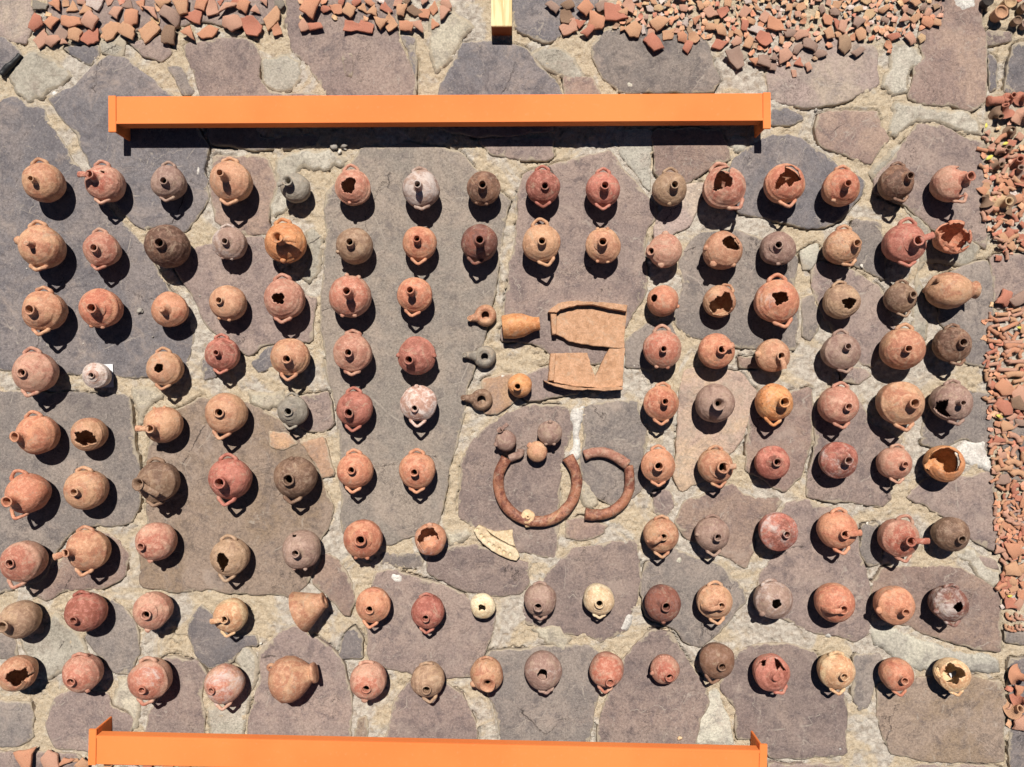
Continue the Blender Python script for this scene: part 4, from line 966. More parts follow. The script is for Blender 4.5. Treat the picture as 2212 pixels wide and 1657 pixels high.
lathe_mesh('socket_shade', [(0,5.2),(.1,.05)], W(1341,993,21.2)-b0, Vector((0,0,1)), HOLE_SHADE, T, 14)  # shade of the socket opening put in as a black disc
T = thing('clay_ring_fragment', 'curved red-brown clay tube forming the lower right arc beside the ring', 'clay tube', W(1330,1070,0))
b0 = W(1330,1070,0)
pts = [W(1357,1006,11), W(1360,1030,11), W(1358,1060,11), W(1344,1087,11), W(1318,1106,11), W(1290,1112,11), W(1264,1110,11)]
tube('tube', [p-b0 for p in pts], [10,11,11,11,11,12,13.5], ringm, T, 14, rough=.15)
T = thing('clay_ring_fragment', 'short broken clay tube lying between the small pots and the ring', 'clay tube', W(1113,985,0))
b0 = W(1113,985,0)
tube('tube', [W(1125,970,10)-b0, W(1122,982,10)-b0, W(1100,990,9)-b0], [7,9,9], clay_key('ring_clay','mav',.6), T, 12, rough=.2)

# roof tile in two fragments
tm = clay('tile_clay', lin((196,150,116)), lin((186,140,106)), .4, speck=.12)
def prism(name, tl, pts, z0, z1, mat, parent, base, amp=1.0, seed=0, bev=.8, zt=None, step=9, smooth=0):
    s = .2503
    w_ = [W(*tp(tl, x, y), z1) for x, y in pts]
    lp = outline([((p.x+CX)*2, (CY-p.y)*2) for p in w_], sp=4.0, amp=amp, smooth=smooth, seed=seed)
    zf = (lambda x, y: z1+mn.noise(Vector((x*.04,y*.04,seed)))*.8) if zt is None else zt
    o = plate(name, lp, zf, z1-z0, mat, None, step=step, bev=bev, bevw=1.1, edge=False, smooth=(zt is not None))
    o.parent = parent; o.location = (o.location.x-base[0]*U, o.location.y-base[1]*U, 0)
    return o
b0 = W(*tp('C2',1150,330), 0)
T = thing('roof_tile_fragment', 'upper fragment of a broken flat roof tile with curved raised rim', 'roof tile', b0)
prism('tile_bed','C2',[(855,200),(1050,140),(1250,140),(1470,185),(1462,350),(1455,518),(1335,515),(1240,505),(1130,488),(980,462),(930,430),(860,405)],4,16,tm,T,b0,1.2,1)
prism('tile_rim','C2',[(798,205),(880,135),(960,118),(1050,110),(1250,120),(1480,150),(1470,200),(1300,172),(1180,148),(1050,148),(900,182),(868,214)],0,31,tm,T,b0,1.2,2,2)
prism('side_rib','C2',[(815,200),(872,196),(870,400),(828,404)],0,25,tm,T,b0,.8,3,3)
b0 = W(*tp('C2',1120,720), 0)
T = thing('roof_tile_fragment', 'lower fragment of the broken roof tile with a V-shaped gap', 'roof tile', b0)
prism('tile_bed','C2',[(845,566),(1000,560),(1135,560),(1165,660),(1200,760),(1265,640),(1325,527),(1455,524),(1448,700),(1442,850),(1250,866),(1000,850),(835,810)],4,16,tm,T,b0,1.2,4)
prism('side_rib','C2',[(815,566),(862,563),(848,800),(795,800)],0,25,tm,T,b0,.8,5,3)
prism('tile_rim','C2',[(752,795),(850,826),(1000,852),(1250,862),(1445,850),(1446,882),(1250,890),(1130,886),(1030,886),(900,862),(800,836)],0,30,tm,T,b0,1.2,6,3)

# cream rim sherd with a row of dimples
cm = clay_key('cream_clay', 'crm', .5, .95, speck=.1)
b0 = W(*tp('C3',480,750), 0)
T = thing('rim_fragment', 'cream basin rim fragment with a row of round dimples', 'rim fragment', b0)
dim = [W(*tp('C3',x,y), 14) for x, y in ((355,688),(377,713),(422,757),(462,782),(512,806),(552,832),(604,853),(322,640))]
def zrim(x, y):
    z = 12+mn.noise(Vector((x*.05,y*.05,3)))*.8
    for q in dim:
        dd = math.hypot(x-q.x, y-q.y)
        if dd < 4.2: z -= 6*(1-(dd/4.2)**2)
    return z
prism('rim_band','C3',[(290,645),(335,600),(395,628),(440,690),(520,740),(600,775),(655,800),(690,870),(660,905),(600,895),(520,860),(440,815),(370,760),(320,700)],0,12,cm,T,b0,1.0,8,2,zrim,2.0)
prism('wall','C3',[(395,628),(470,655),(560,652),(628,640),(632,700),(655,790),(600,765),(520,722),(450,685)],0,8,cm,T,b0,1.2,9,1.5)

# ---------------------------------------------------------------- orange rack beams
def paint():
    m, t, b = new_mat('orange_paint', .42)
    v = posvec(t, False, 'obj'); n1 = noise_node(t, v, 2.2, 3, .5); n2 = noise_node(t, v, 60, 5, .7); n3 = noise_node(t, v, 300, 2)
    c = mixc(t, ramp(t, n1, .3, .7), lin((240,130,68)), lin((243,140,76)))
    c = mixc(t, mth(t,'MULTIPLY', ramp(t, n2, .56, .74), .22), c, lin((226,166,122)))
    c = mixc(t, mth(t,'MULTIPLY', ramp(t, n2, .30, .20), .4), c, lin((190,90,44)))
    t.links.new(c, b.inputs['Base Color']); bump(t, b, n3, .0004)
    b.inputs['Roughness'].default_value = .72; b.inputs['Specular IOR Level'].default_value = .2
    return m
PM = paint()
def boxm(name, a, b, mat, parent, bev=1.0):
    """bevelled box between corners a and b (units)"""
    bm = bmesh.new(); bmesh.ops.create_cube(bm, size=1)
    for v in bm.verts:
        v.co = Vector([(a[i]+b[i])/2+(v.co[i])*(b[i]-a[i]) for i in range(3)])*U
    bmesh.ops.bevel(bm, geom=list(bm.edges), offset=bev*U, segments=2, affect='EDGES')
    me = bpy.data.meshes.new(name); bm.to_mesh(me); bm.free()
    me.polygons.foreach_set('use_smooth', [False]*len(me.polygons)); me.materials.append(mat)
    o = bpy.data.objects.new(name, me); col.objects.link(o); o.parent = parent; return o
def beam(pL, pR, w, zt, th, label, side):
    """pL, pR centre line ends of the top face in the photo; side -1: connector hangs towards -y, +1 towards +y"""
    A = W(*pL, zt); B = W(*pR, zt); d = (B-A); L = d.length; ang = math.atan2(d.y, d.x)
    T = thing('rack_beam', label, 'steel beam', ((A.x+B.x)/2, (A.y+B.y)/2, 0), 'orange steel beams lying across the paving')
    T.rotation_euler = (0, 0, ang)
    hw = w*(H-zt)/H/2; x = L/2
    boxm('beam_body', (-x+1,-hw,zt-th), (x-1,hw,zt), PM, T, 1.6)
    boxm('top_step', (-x+2, -side*hw*.0-hw*.0+(-hw*.995 if side < 0 else hw*.80), zt-th*.5), (x-2, (-hw*.80 if side < 0 else hw*.995), zt+.9), PM, T, .4)
    for sx in (-1, 1):
        y0, y1 = (-hw-17, hw+1) if side < 0 else (-hw-1, hw+13)
        xa, xb = (-x-14, -x+2) if sx < 0 else (x-2, x+14)
        boxm('end_plate', (xa, y0, zt-3), (xb, y1, zt+1.5), PM, T, .8)
        xa, xb = (-x-3, -x+1.5) if sx < 0 else (x-1.5, x+3)
        boxm('end_web', (xa, y0+.5, 0.5), (xb, y1-.5, zt-3.1), PM, T, .8)
        for k in range(3):
            yy = y0+14+k*(y1-y0-28)/2; xo = xb if sx > 0 else xa
            boxm('hook', (xo-1 if sx > 0 else xo-7, yy-3, 14), (xo+7 if sx > 0 else xo+1, yy+3, zt-14), PM, T, .5)
    return T
beam((249,238), (1650,231), 60, 56, 26, 'upper orange steel rack beam with hooked end plates, near the top of the display', -1)
beam((206,1620), (1642,1652), 63, 57, 20, 'lower orange steel rack beam with end plates, along the bottom edge', 1)
# wooden post
wm, t, b = new_mat('pale_pine', .6); v = posvec(t, False, 'obj')
mp = N(t, 'ShaderNodeMapping'); mp.inputs['Scale'].default_value = (60, 3, 60); t.links.new(v, mp.inputs[0])
g = noise_node(t, mp.outputs[0], 1.4, 5, .6, .6); g2 = noise_node(t, v, 300, 3)
c = mixc(t, ramp(t, g, .42, .58), lin((206,178,116)), lin((232,214,160))); c = mixc(t, mth(t,'MULTIPLY',ramp(t,g2,.6,.8),.4), c, lin((190,160,100)))
t.links.new(c, b.inputs['Base Color']); bump(t, b, g, .001)
we, t, b = new_mat('brown_end_grain', .8); b.inputs['Base Color'].default_value = (*lin((150,84,40)), 1)  # end face is a darker brown than the rest of the timber
wb = W(1083, 0, 0)
T = thing('wooden_post', 'pale squared timber lying at the top edge, sawn end towards the beam', 'timber', wb)
A = W(1061, 58, 38)-wb; B = W(1106, 55, 38)-wb
boxm('timber', (A.x, A.y+1, 0.5), (B.x, A.y+420, 38), wm, T, 1.2)
boxm('end_grain', (A.x+.8, A.y, 1.2), (B.x-.8, A.y+1.05, 37.2), we, T, .2)

# ---------------------------------------------------------------- sherds and fragments
FCOL = {'grn': clay_key('sherd_drab','grn',.4,1.1), 'org': clay_key('sherd_orange','org',.2,1.16), 'red': clay('sherd_red',lin((202,130,106)),lin((190,116,94)),.3), 'pnk': clay_key('sherd_pink','pnk',.2,1.22), 'tan': clay_key('sherd_tan','tan',.2,1.24),
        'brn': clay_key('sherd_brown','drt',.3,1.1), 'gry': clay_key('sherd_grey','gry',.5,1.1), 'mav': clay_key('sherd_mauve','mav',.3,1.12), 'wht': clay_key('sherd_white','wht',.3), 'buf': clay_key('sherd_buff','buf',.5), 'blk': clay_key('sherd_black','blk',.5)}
CNAME = {'grn':'drab','org':'orange','red':'brick-red','pnk':'pink','tan':'tan','brn':'brown','gry':'grey','mav':'mauve','wht':'whitish','buf':'buff','blk':'black'}
def sherd_mesh(seed, curved, square):
    rr = random.Random(seed); n = rr.choice([3,4,4,5,5]) if not square else 4; a0 = rr.random()*6.28
    cor = [(a0+(i+rr.uniform(-.22,.22))*6.283/n) for i in range(n)]
    cor = [Vector((math.cos(a)*rr.uniform(.72,1.08), math.sin(a)*rr.uniform(.6,.95))) for a in cor]
    pts = []
    for i in range(n):
        a, b = cor[i], cor[(i+1)%n]
        for k in range(4):
            p = a.lerp(b, k/4)
            nn = Vector((b.y-a.y, -(b.x-a.x)))*(.06*math.sin(math.pi*k/4)*rr.uniform(-.8,1)+rr.uniform(-.03,.03)); pts.append(p+nn)
    m = len(pts); rad = rr.uniform(1.0, 1.9) if curved else 5
    ca = rr.uniform(0,3.14); inv = rr.random() < .14
    def z(p):
        if curved:
            u = p.x*math.cos(ca)+p.y*math.sin(ca); v_ = -p.x*math.sin(ca)+p.y*math.cos(ca)
            h = math.sqrt(max(.05, rad*rad-min(u*u, rad*rad*.9)-.35*v_*v_))-rad
            return h*.9+.34 if not inv else -h*.8+.02
        return .02*math.sin(p.x*5)
    t = .15
    vs = []
    lev = [(1.0, t*.86), (.93, t), (.5, t), ]
    for f, zz in lev:
        for p in pts: q = p*f; vs.append((q.x, q.y, max(z(q), -.0)+zz))
    vs.append((0,0,z(Vector((0,0)))+t)); ctr = len(vs)-1
    for f in (1.0, .5):
        for p in pts: q = p*f; vs.append((q.x, q.y, max(z(q), 0)))
    vs.append((0,0,z(Vector((0,0))))); c2 = len(vs)-1
    fs = []
    for L_ in range(2):
        for i in range(m):
            j = (i+1)%m; fs.append((L_*m+i, L_*m+j, (L_+1)*m+j, (L_+1)*m+i))
    for i in range(m): fs.append((2*m+i, 2*m+(i+1)%m, ctr))
    b_ = 3*m+1
    for i in range(m):
        j = (i+1)%m
        fs.append((b_+j, b_+i, b_+m+i, b_+m+j)); fs.append((b_+m+j, b_+m+i, c2)); fs.append((i, b_+i, b_+j, j))
    me = bpy.data.meshes.new('sherd'); me.from_pydata(vs, [], fs)
    me.materials.append(FCOL['org'])
    bm = bmesh.new(); bm.from_mesh(me); bmesh.ops.recalc_face_normals(bm, faces=bm.faces); bm.to_mesh(me); bm.free()
    sm = [i < 3*m for i in range(len(me.polygons))]; me.polygons.foreach_set('use_smooth', sm)
    return me
SM = [sherd_mesh(i, i % 4 != 0, i % 5 == 0) for i in range(34)]
def objcopy(me, name, key, px, py, z, sx, sy, sz, rot, tilt=(0,0)):
    o = bpy.data.objects.new(name, me); col.objects.link(o)
    p = W(px, py, z+3); o.location = (p.x*U, p.y*U, z*U); o.scale = (sx*U, sy*U, sz*U)
    o.rotation_euler = (tilt[0], tilt[1], rot)
    o.material_slots[0].link = 'OBJECT'; o.material_slots[0].material = FCOL[key]
    return o
placed = []; stuffq = []
SIZEW = lambda s: 'large' if s > 17 else ('medium' if s > 10 else 'small')
def sherd(px, py, size, key, zone, rot=None, asp=None, mi=None, grp=None):
    i = R.randrange(len(SM)) if mi is None else mi
    rot = R.uniform(0,6.28) if rot is None else rot
    s = size/2*1.42; a = R.uniform(.75,1.0) if asp is None else asp
    placed.append((px, py, size/2))
    flat = i % 4 == 0
    tl = (R.uniform(-.10,.10), R.uniform(-.10,.10)) if size > 9 else (R.uniform(-.2,.2), R.uniform(-.2,.2))
    z = .6+s*.06
    SH.append((size, i, key, px, py, z, s, s*a, s*.95, rot, tl, zone))
SH = []
def T1(q, k=.2734): return q*k
TLs = [(310,40,130,'gry'),(450,40,120,'org'),(565,60,120,'tan'),(670,80,130,'tan'),(750,15,150,'wht'),(860,5,70,'pnk'),(920,110,120,'pnk'),(1000,30,120,'mav'),(1045,150,150,'org'),(1120,35,120,'org'),(1190,100,130,'pnk'),(1230,160,70,'buf'),(1290,15,120,'tan'),(1340,130,170,'mav'),(1440,45,170,'tan'),(1525,120,180,'red'),(1600,20,130,'org'),(1680,60,140,'pnk'),(1800,75,150,'pnk'),(1930,50,130,'org'),(2020,80,95,'pnk'),(2150,130,170,'tan'),(2200,20,100,'gry'),
 (290,185,140,'red'),(410,190,125,'org'),(570,185,155,'org'),(725,165,160,'pnk'),(320,300,125,'pnk'),(420,320,110,'pnk'),(490,265,110,'mav'),(505,330,75,'pnk'),(600,275,135,'tan'),(720,290,140,'red'),(865,240,150,'tan'),(825,290,60,'tan'),(1015,250,145,'tan'),(1175,245,180,'tan'),(1340,280,150,'brn'),(1500,265,150,'org'),(1640,255,135,'org'),(1835,185,150,'pnk'),(2000,210,165,'red'),(2190,235,90,'org'),
 (520,20,70,'tan'),(960,10,60,'red'),(1870,20,90,'red'),(1740,10,70,'red'),(2090,10,90,'pnk'),(640,10,70,'pnk'),(1400,5,60,'pnk'),(1250,60,60,'tan'),(380,110,50,'buf')]
for x, y, s, k in TLs: sherd(T1(x), T1(y), T1(s)*.94, k, 'in the upper left spread')
Ms = [(500,75,210,'org'),(440,205,100,'pnk'),(535,220,120,'red'),(615,70,75,'red'),(700,65,100,'org'),(800,85,120,'tan'),(915,65,110,'tan'),(990,95,120,'tan'),(1090,60,110,'red'),(1050,185,140,'tan'),(1130,180,130,'tan'),(1215,80,110,'tan'),(1320,80,120,'brn'),(1395,105,100,'org'),(1465,60,100,'org'),(1550,120,125,'pnk'),(820,205,120,'red'),(925,210,140,'red'),(1250,205,115,'org'),(1360,220,120,'pnk'),(1465,185,105,'org'),(420,135,40,'buf'),(680,135,45,'buf'),(860,15,80,'red'),(960,18,80,'org'),(740,5,70,'red'),(420,0,60,'tan'),(470,0,60,'pnk'),(1180,15,80,'pnk'),(1260,0,70,'brn'),(1400,5,70,'pnk'),(1570,30,90,'pnk'),(930,145,50,'tan'),(600,10,60,'org'),(1050,10,60,'wht')]
for x, y, s, k in Ms: sherd(535.7+T1(x), T1(y), T1(s)*.94, k, 'in the spread left of the timber')
TRs = [(450,60,110,'mav'),(570,45,110,'brn'),(705,60,150,'org'),(560,130,110,'brn'),(660,175,100,'red'),(580,215,150,'pnk'),(735,245,120,'red'),(795,170,160,'org'),(930,110,180,'red'),(830,50,100,'mav'),(1050,50,120,'pnk'),(1000,230,75,'tan'),(1090,240,125,'tan'),(1245,345,150,'red'),(1515,370,95,'red'),(1290,185,150,'tan'),(1365,265,105,'tan'),(1470,290,90,'org'),(1560,298,90,'tan'),(1700,90,110,'pnk'),(1770,345,120,'red'),(1900,460,165,'mav'),(1990,340,100,'tan'),(2030,480,80,'org'),(1895,330,90,'pnk'),(2120,300,120,'red'),(2110,500,120,'mav'),(1225,260,70,'pnk'),(1160,230,80,'wht'),(1000,100,90,'tan')]
for x, y, s, k in TRs: sherd(1071.4+T1(x), T1(y), T1(s)*.94, k, 'right of the timber')
TR2 = [(245,200,150,'org'),(360,260,90,'mav'),(450,275,105,'pnk'),(525,355,125,'mav'),(320,440,120,'pnk'),(420,385,90,'mav'),(610,425,90,'mav'),(510,530,80,'pnk'),(400,575,65,'pnk'),(670,270,120,'tan'),(790,345,130,'grn'),(900,415,105,'mav'),(1190,285,100,'red'),(1320,305,100,'pnk'),(1405,300,70,'buf'),(1140,355,65,'org'),(1070,290,55,'wht'),(1450,170,90,'org'),(1520,180,90,'tan'),(1150,400,45,'org'),(930,270,90,'tan'),(900,180,110,'mav'),(750,180,110,'red'),(780,210,100,'pnk'),(150,470,110,'mav'),(230,530,80,'mav'),(350,510,60,'org')]
for x, y, s, k in TR2: sherd(1607+T1(x), T1(y), T1(s)*.94, k, 'in the upper right spread')
F_ = [(235,945,190,'org'),(420,960,150,'pnk'),(520,965,110,'org'),(650,975,110,'tan'),(590,950,60,'tan'),(840,1000,80,'tan'),(1045,1000,120,'wht'),(1170,1002,100,'red'),(1320,1005,90,'org'),(1460,1005,90,'org')]
for x, y, s, k in F_: sherd(x*.2734, 1382.4+y*.2734, s*.2734, k, 'at the lower left below the beam')
def lowb(x):
    xs = [1180,1210,1300,1340,1400,1500,1560,1600,1650,1760,1800,1900,1990,2035]
    ys = [20,50,50,62,66,80,84,100,135,150,92,82,60,44]
    return np.interp(x, xs, ys)
KS = ['org','pnk','tan','tan','pnk','pnk','mav','grn','buf','tan','org','wht','tan','red']
tries = 0; cnt = 0
while tries < 30000 and cnt < 430:
    tries += 1
    x = R.uniform(1330, 2035); y = R.uniform(-12, 150)
    if y > lowb(x): continue
    if 1740 < x < 1785 and y > 8 and R.random() < .93: continue
    if y > 85 and R.random() < .8: continue
    s = R.choice([12,14,16,19,22,26]); ok = True
    for (a, b, r_) in placed:
        if abs(a-x) < 24 and (a-x)**2+(b-y)**2 < ((r_+s/2)*.84)**2: ok = False; break
    if ok: sherd(x, y, s, R.choice(KS), 'in the dense upper right spread'); cnt += 1

# fragments: necks, handle pieces, jar bases
def neck_mesh(seed):
    rr = random.Random(seed); seg = 20; vs = []; fs = []
    prof = [(0,1.25+rr.random()*.6),(.35,.95),(.9,.62),(1.5,.55),(1.9,.62),(2.0,.66),(2.0,.46),(1.8,.40),(.9,.40),(.2,.8)]
    for j, (z, r) in enumerate(prof):
        for i in range(seg):
            th = i*6.2832/seg; q = r*(1+.12*mn.noise(Vector((math.cos(th)*2, math.sin(th)*2, seed+j*.2))))
            zz = z+(.45*mn.noise(Vector((math.cos(th)*1.5, math.sin(th)*1.5, seed)))if j == 0 else 0)
            vs.append((q*math.cos(th), q*math.sin(th), max(0, zz)))
    for j in range(len(prof)-1):
        for i in range(seg):
            k = (i+1)%seg; fs.append((j*seg+i, j*seg+k, (j+1)*seg+k, (j+1)*seg+i))
    me = bpy.data.meshes.new('neck_fragment'); me.from_pydata(vs, [], fs); me.materials.append(FCOL['org'])
    me.polygons.foreach_set('use_smooth', [True]*len(fs)); return me
def handle_mesh(seed, bend):
    rr = random.Random(seed); n = 9; seg = 9; vs = []; fs = []
    for j in range(n):
        t = j/(n-1)*2-1; a = t*bend
        if bend > .05: c = Vector((math.sin(a)/bend, (math.cos(a)-math.cos(bend))/bend*1.0, .30)); d = Vector((math.cos(a), -math.sin(a), 0))
        else: c = Vector((t, 0, .28)); d = Vector((1,0,0))
        s_ = Vector((-d.y, d.x, 0)); rad = .31+.07*abs(t)**2
        for i in range(seg):
            th = i*6.2832/seg; q = rad*(1+.2*mn.noise(Vector((j*.6, th, seed))))
            p = c+s_*(q*1.15*math.cos(th))+Vector((0,0,1))*(q*math.sin(th)); vs.append(tuple(p))
    for j in range(n-1):
        for i in range(seg):
            k = (i+1)%seg; fs.append((j*seg+i, j*seg+k, (j+1)*seg+k, (j+1)*seg+i))
    fs.append(tuple(range(seg-1,-1,-1))); fs.append(tuple(range((n-1)*seg, n*seg)))
    me = bpy.data.meshes.new('handle_fragment'); me.from_pydata(vs, [], fs); me.materials.append(FCOL['org'])
    me.polygons.foreach_set('use_smooth', [True]*len(fs))
    bm = bmesh.new(); bm.from_mesh(me); bmesh.ops.recalc_face_normals(bm, faces=bm.faces); bm.to_mesh(me); bm.free()
    return me
def base_mesh(seed):
    seg = 26; vs = []; fs = []
    prof = [(0,.86),(.5,.9),(1.2,.97),(1.35,1.0),(1.36,.84),(1.28,.78),(1.12,.76),(1.08,.02)]
    for j, (z, r) in enumerate(prof):
        for i in range(seg):
            th = i*6.2832/seg; q = r*(1+.05*mn.noise(Vector((math.cos(th)*1.5, math.sin(th)*1.5, seed)))); vs.append((q*math.cos(th), q*math.sin(th), z))
    for j in range(len(prof)-1):
        for i in range(seg):
            k = (i+1)%seg; fs.append((j*seg+i, j*seg+k, (j+1)*seg+k, (j+1)*seg+i))
    me = bpy.data.meshes.new('broken_jar'); me.from_pydata(vs, [], fs); me.materials.append(FCOL['org'])
    me.polygons.foreach_set('use_smooth', [True]*len(fs)); return me
NM = [neck_mesh(i) for i in range(6)]; HM = [handle_mesh(i, b) for i, b in enumerate([0,0,.35,.6,.9,1.3])]; BM = [base_mesh(i) for i in range(3)]
def frag(me, name, key, px, py, s, rot, lab, cat, grp, tilt=(0,0), z=.6, sy=None, sz=None):
    o = objcopy(me, name, key, px, py, z, s, sy or s, sz or s, rot, tilt); tag(o, lab, cat, grp); placed.append((px, py, s)); return o
GR = 'right-hand column of fragments'
# jar bases in the top right corner
for x, y, r_, k, lab in ((1600,60,85,'blk','black jar base at the left of the corner group'),(1780,250,108,'tan','tan cup-like jar base standing nearest the slab'),(1920,90,100,'buf','pale flat jar base behind the tan cup'),(2060,350,72,'brn','brown narrow jar base right of the tan cup'),(2170,150,82,'brn','brown jar base at the top right edge'),(2190,400,66,'mav','mauve jar base cut by the right edge'),(2090,10,60,'red','red jar base at the very top right')):
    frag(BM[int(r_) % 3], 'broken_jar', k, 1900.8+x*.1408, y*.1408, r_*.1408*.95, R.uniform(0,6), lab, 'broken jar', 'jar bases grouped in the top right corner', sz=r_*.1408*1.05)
V1 = lambda x, y: (2073.6+x*.2086, 172.8+y*.2086)
for x, y, r_, k, tlt in ((505,190,42,'red',0),(635,190,38,'red',0),(395,345,40,'brn',.5),(520,535,40,'brn',.2),(400,720,36,'pnk',.5),(485,720,38,'brn',.2),(370,885,42,'brn',.15),(610,850,46,'red',.3),(610,955,42,'mav',.3),(475,345,46,'red',.6),(655,375,44,'pnk',.1),(445,190,34,'red',.7),(640,1060,34,'red',.5),(430,1285,58,'buf',.0),(285,1290,44,'brn',.9),(510,1250,36,'brn',.5)):
    px, py = V1(x, y)
    frag(R.choice(NM), 'neck_fragment', k, px, py, r_*.2086*1.15, R.uniform(0,6.28), CNAME[k]+' broken jug neck with open mouth in the '+GR, 'neck fragment', 'broken jug necks in the '+GR, (tlt*R.choice([-1,1]), tlt*R.choice([-1,1])), z=.6+tlt*5)
frag(HM[0], 'neck_fragment', 'red', *V1(350,225), 15, .02, 'thick red clay tube lying at the top of the '+GR, 'neck fragment', None, sy=26, sz=26)
for x, y, s, k in ((430,850,90,'mav'),(340,1010,75,'red'),(440,1030,100,'org'),(290,1060,80,'pnk'),(380,1140,70,'red'),(470,1140,90,'org'),(560,1110,80,'red'),(280,1180,80,'buf'),(330,1240,70,'pnk'),(410,1210,60,'pnk'),(600,1230,100,'org'),(300,1335,110,'pnk'),(500,1370,110,'brn'),(420,1430,80,'red'),(495,1480,85,'org'),(510,1590,100,'red'),(600,1570,70,'pnk'),(300,1545,70,'org'),(650,1300,70,'tan'),(650,1500,80,'red'),(290,545,80,'pnk'),(340,610,50,'pnk'),(570,400,100,'pnk'),(620,590,100,'pnk'),(400,500,50,'buf'),(460,880,90,'red'),(560,1180,70,'wht'),(530,430,70,'pnk'),(640,700,60,'tan')):
    px, py = V1(x, y); sherd(px, py, s*.2086, k, 'high in the '+GR)
V2 = lambda x, y: (2073.6+x*.2086, 518.4+y*.2086)
V3 = lambda x, y: (2073.6+x*.2086, 829.4+y*.2086)
V4 = lambda x, y: (2073.6+x*.2607, 1175+y*.2607)
for f_, L_ in ((V2, [(445,600,190,'red'),(610,600,210,'mav'),(450,1530,190,'org'),(610,1610,190,'pnk'),(330,670,60,'buf')]), (V3, [(610,190,190,'brn'),(450,240,170,'red'),(540,345,100,'pnk'),(645,400,120,'mav'),(480,440,120,'tan'),(410,575,130,'red'),(430,740,100,'pnk'),(640,680,90,'red'),(400,415,80,'org'),(450,990,130,'mav')]),
   (V4, [(440,50,130,'org'),(335,45,90,'pnk'),(515,60,90,'org'),(425,215,140,'tan'),(515,200,100,'tan'),(385,330,110,'red'),(450,360,90,'tan'),(515,330,90,'org'),(400,480,110,'red'),(480,490,90,'pnk'),(515,420,80,'org'),(480,1200,120,'org'),(430,1350,100,'pnk'),(495,1490,140,'pnk'),(410,1490,60,'tan'),(350,520,40,'wht'),(410,1200,60,'red')])):
    for x, y, s, k in L_:
        px, py = f_(x, y); sherd(px, py, s*(.2607 if f_ is V4 else .2086), k, 'in the '+GR, mi=R.choice([1,2,3,5,6,7]) if s > 120 else None)
for f_, x, y, k in ((V4,460,1085,'org'),(V4,480,1300,'red'),(V4,440,1370,'tan')):
    frag(R.choice(NM), 'neck_fragment', k, *f_(x, y), 13, R.uniform(0,6), CNAME[k]+' ring-like jug neck low in the '+GR, 'neck fragment', 'broken jug necks low in the '+GR, (.3,-.3), z=2)
hd = [(V2,435,770,110,0,0),(V2,440,825,115,8,0),(V2,310,775,60,90,1),(V2,300,830,70,0,0),(V2,505,900,190,25,0),(V2,340,940,120,-30,0),(V2,580,730,95,15,0),(V2,590,775,105,18,1),(V2,635,840,70,40,0),(V2,360,890,90,10,1),(V2,310,1000,60,0,0),(V2,350,1050,140,-8,1),(V2,480,1010,100,-60,2),(V2,570,1000,100,60,0),(V2,540,1062,180,0,0),(V2,560,1110,190,2,3),(V2,375,1140,75,80,0),(V2,550,1185,170,30,5),(V2,340,1285,110,8,0),(V2,430,1270,75,70,4),(V2,575,1262,140,3,0),(V2,480,1345,190,-2,0),(V2,620,1325,110,30,5),(V2,325,1358,70,0,0),(V2,425,1418,100,8,0),(V2,560,1400,170,3,2),(V2,330,1430,70,5,1),(V2,640,1180,90,80,4),(V2,600,1460,110,10,1),(V2,340,1215,80,5,0),
 (V3,560,570,150,-35,4),(V3,570,700,120,60,3),(V3,545,835,160,-5,4),(V3,440,880,190,5,2),(V3,600,950,170,-8,4),(V3,500,440,120,50,3),(V3,640,830,80,80,2),(V3,380,140,110,-40,4),(V3,350,800,70,80,2),
 (V4,410,600,70,120,5),(V4,445,615,60,120,5),(V4,490,600,70,120,5),(V4,525,610,60,120,5),(V4,395,690,60,120,5),(V4,425,700,60,120,5),(V4,450,705,55,120,5),(V4,490,692,60,120,5),(V4,522,692,60,120,5)]
HG = 'broken handle pieces in the '+GR
for f_, x, y, ln, a, mi in hd:
    k = R.choice(['org','pnk','tan','tan','pnk','org']); s_ = ln*(.2607 if f_ is V4 else .2086)/2
    frag(HM[mi], 'handle_fragment', k, *f_(x, y), s_, math.radians(a), CNAME[k]+(' bent' if mi > 2 else ' straight')+' broken handle piece in the '+GR, 'handle fragment', HG, (R.uniform(-.1,.1), R.uniform(-.12,.12)), sy=min(s_, 12) if mi < 2 else s_, sz=max(min(s_,14), 9))
tries = 0; c1_ = 0
while tries < 16000 and c1_ < 260:
    tries += 1
    x = R.uniform(2122, 2216); y = R.choice([R.uniform(665,860), R.uniform(860,1060), R.uniform(1070,1180), R.uniform(1070,1180), R.uniform(300,560), R.uniform(1180,1310)])
    if x < 2118+max(0, (y-640)*.068): continue
    if y < 640 and x < 2150 and y > 500: continue
    s = R.choice([11,13,15,17,20]); ok = True
    for (a, b, r_) in placed:
        if abs(a-x) < 24 and (a-x)**2+(b-y)**2 < ((r_*.72+s/2)*.66)**2: ok = False; break
    if not ok: continue
    k = R.choice(['org','pnk','tan','tan','pnk','org','red']); c1_ += 1
    if R.random() < .5:
        mi = R.randrange(6)
        frag(HM[mi], 'handle_fragment', k, x, y, s*.66, R.uniform(0,6.28), CNAME[k]+(' bent' if mi > 2 else ' straight')+' broken handle piece in the '+GR, 'handle fragment', HG, (R.uniform(-.3,.3), R.uniform(-.3,.3)), z=R.uniform(.6,3))
    else: sherd(x, y, s, k, 'in the '+GR)
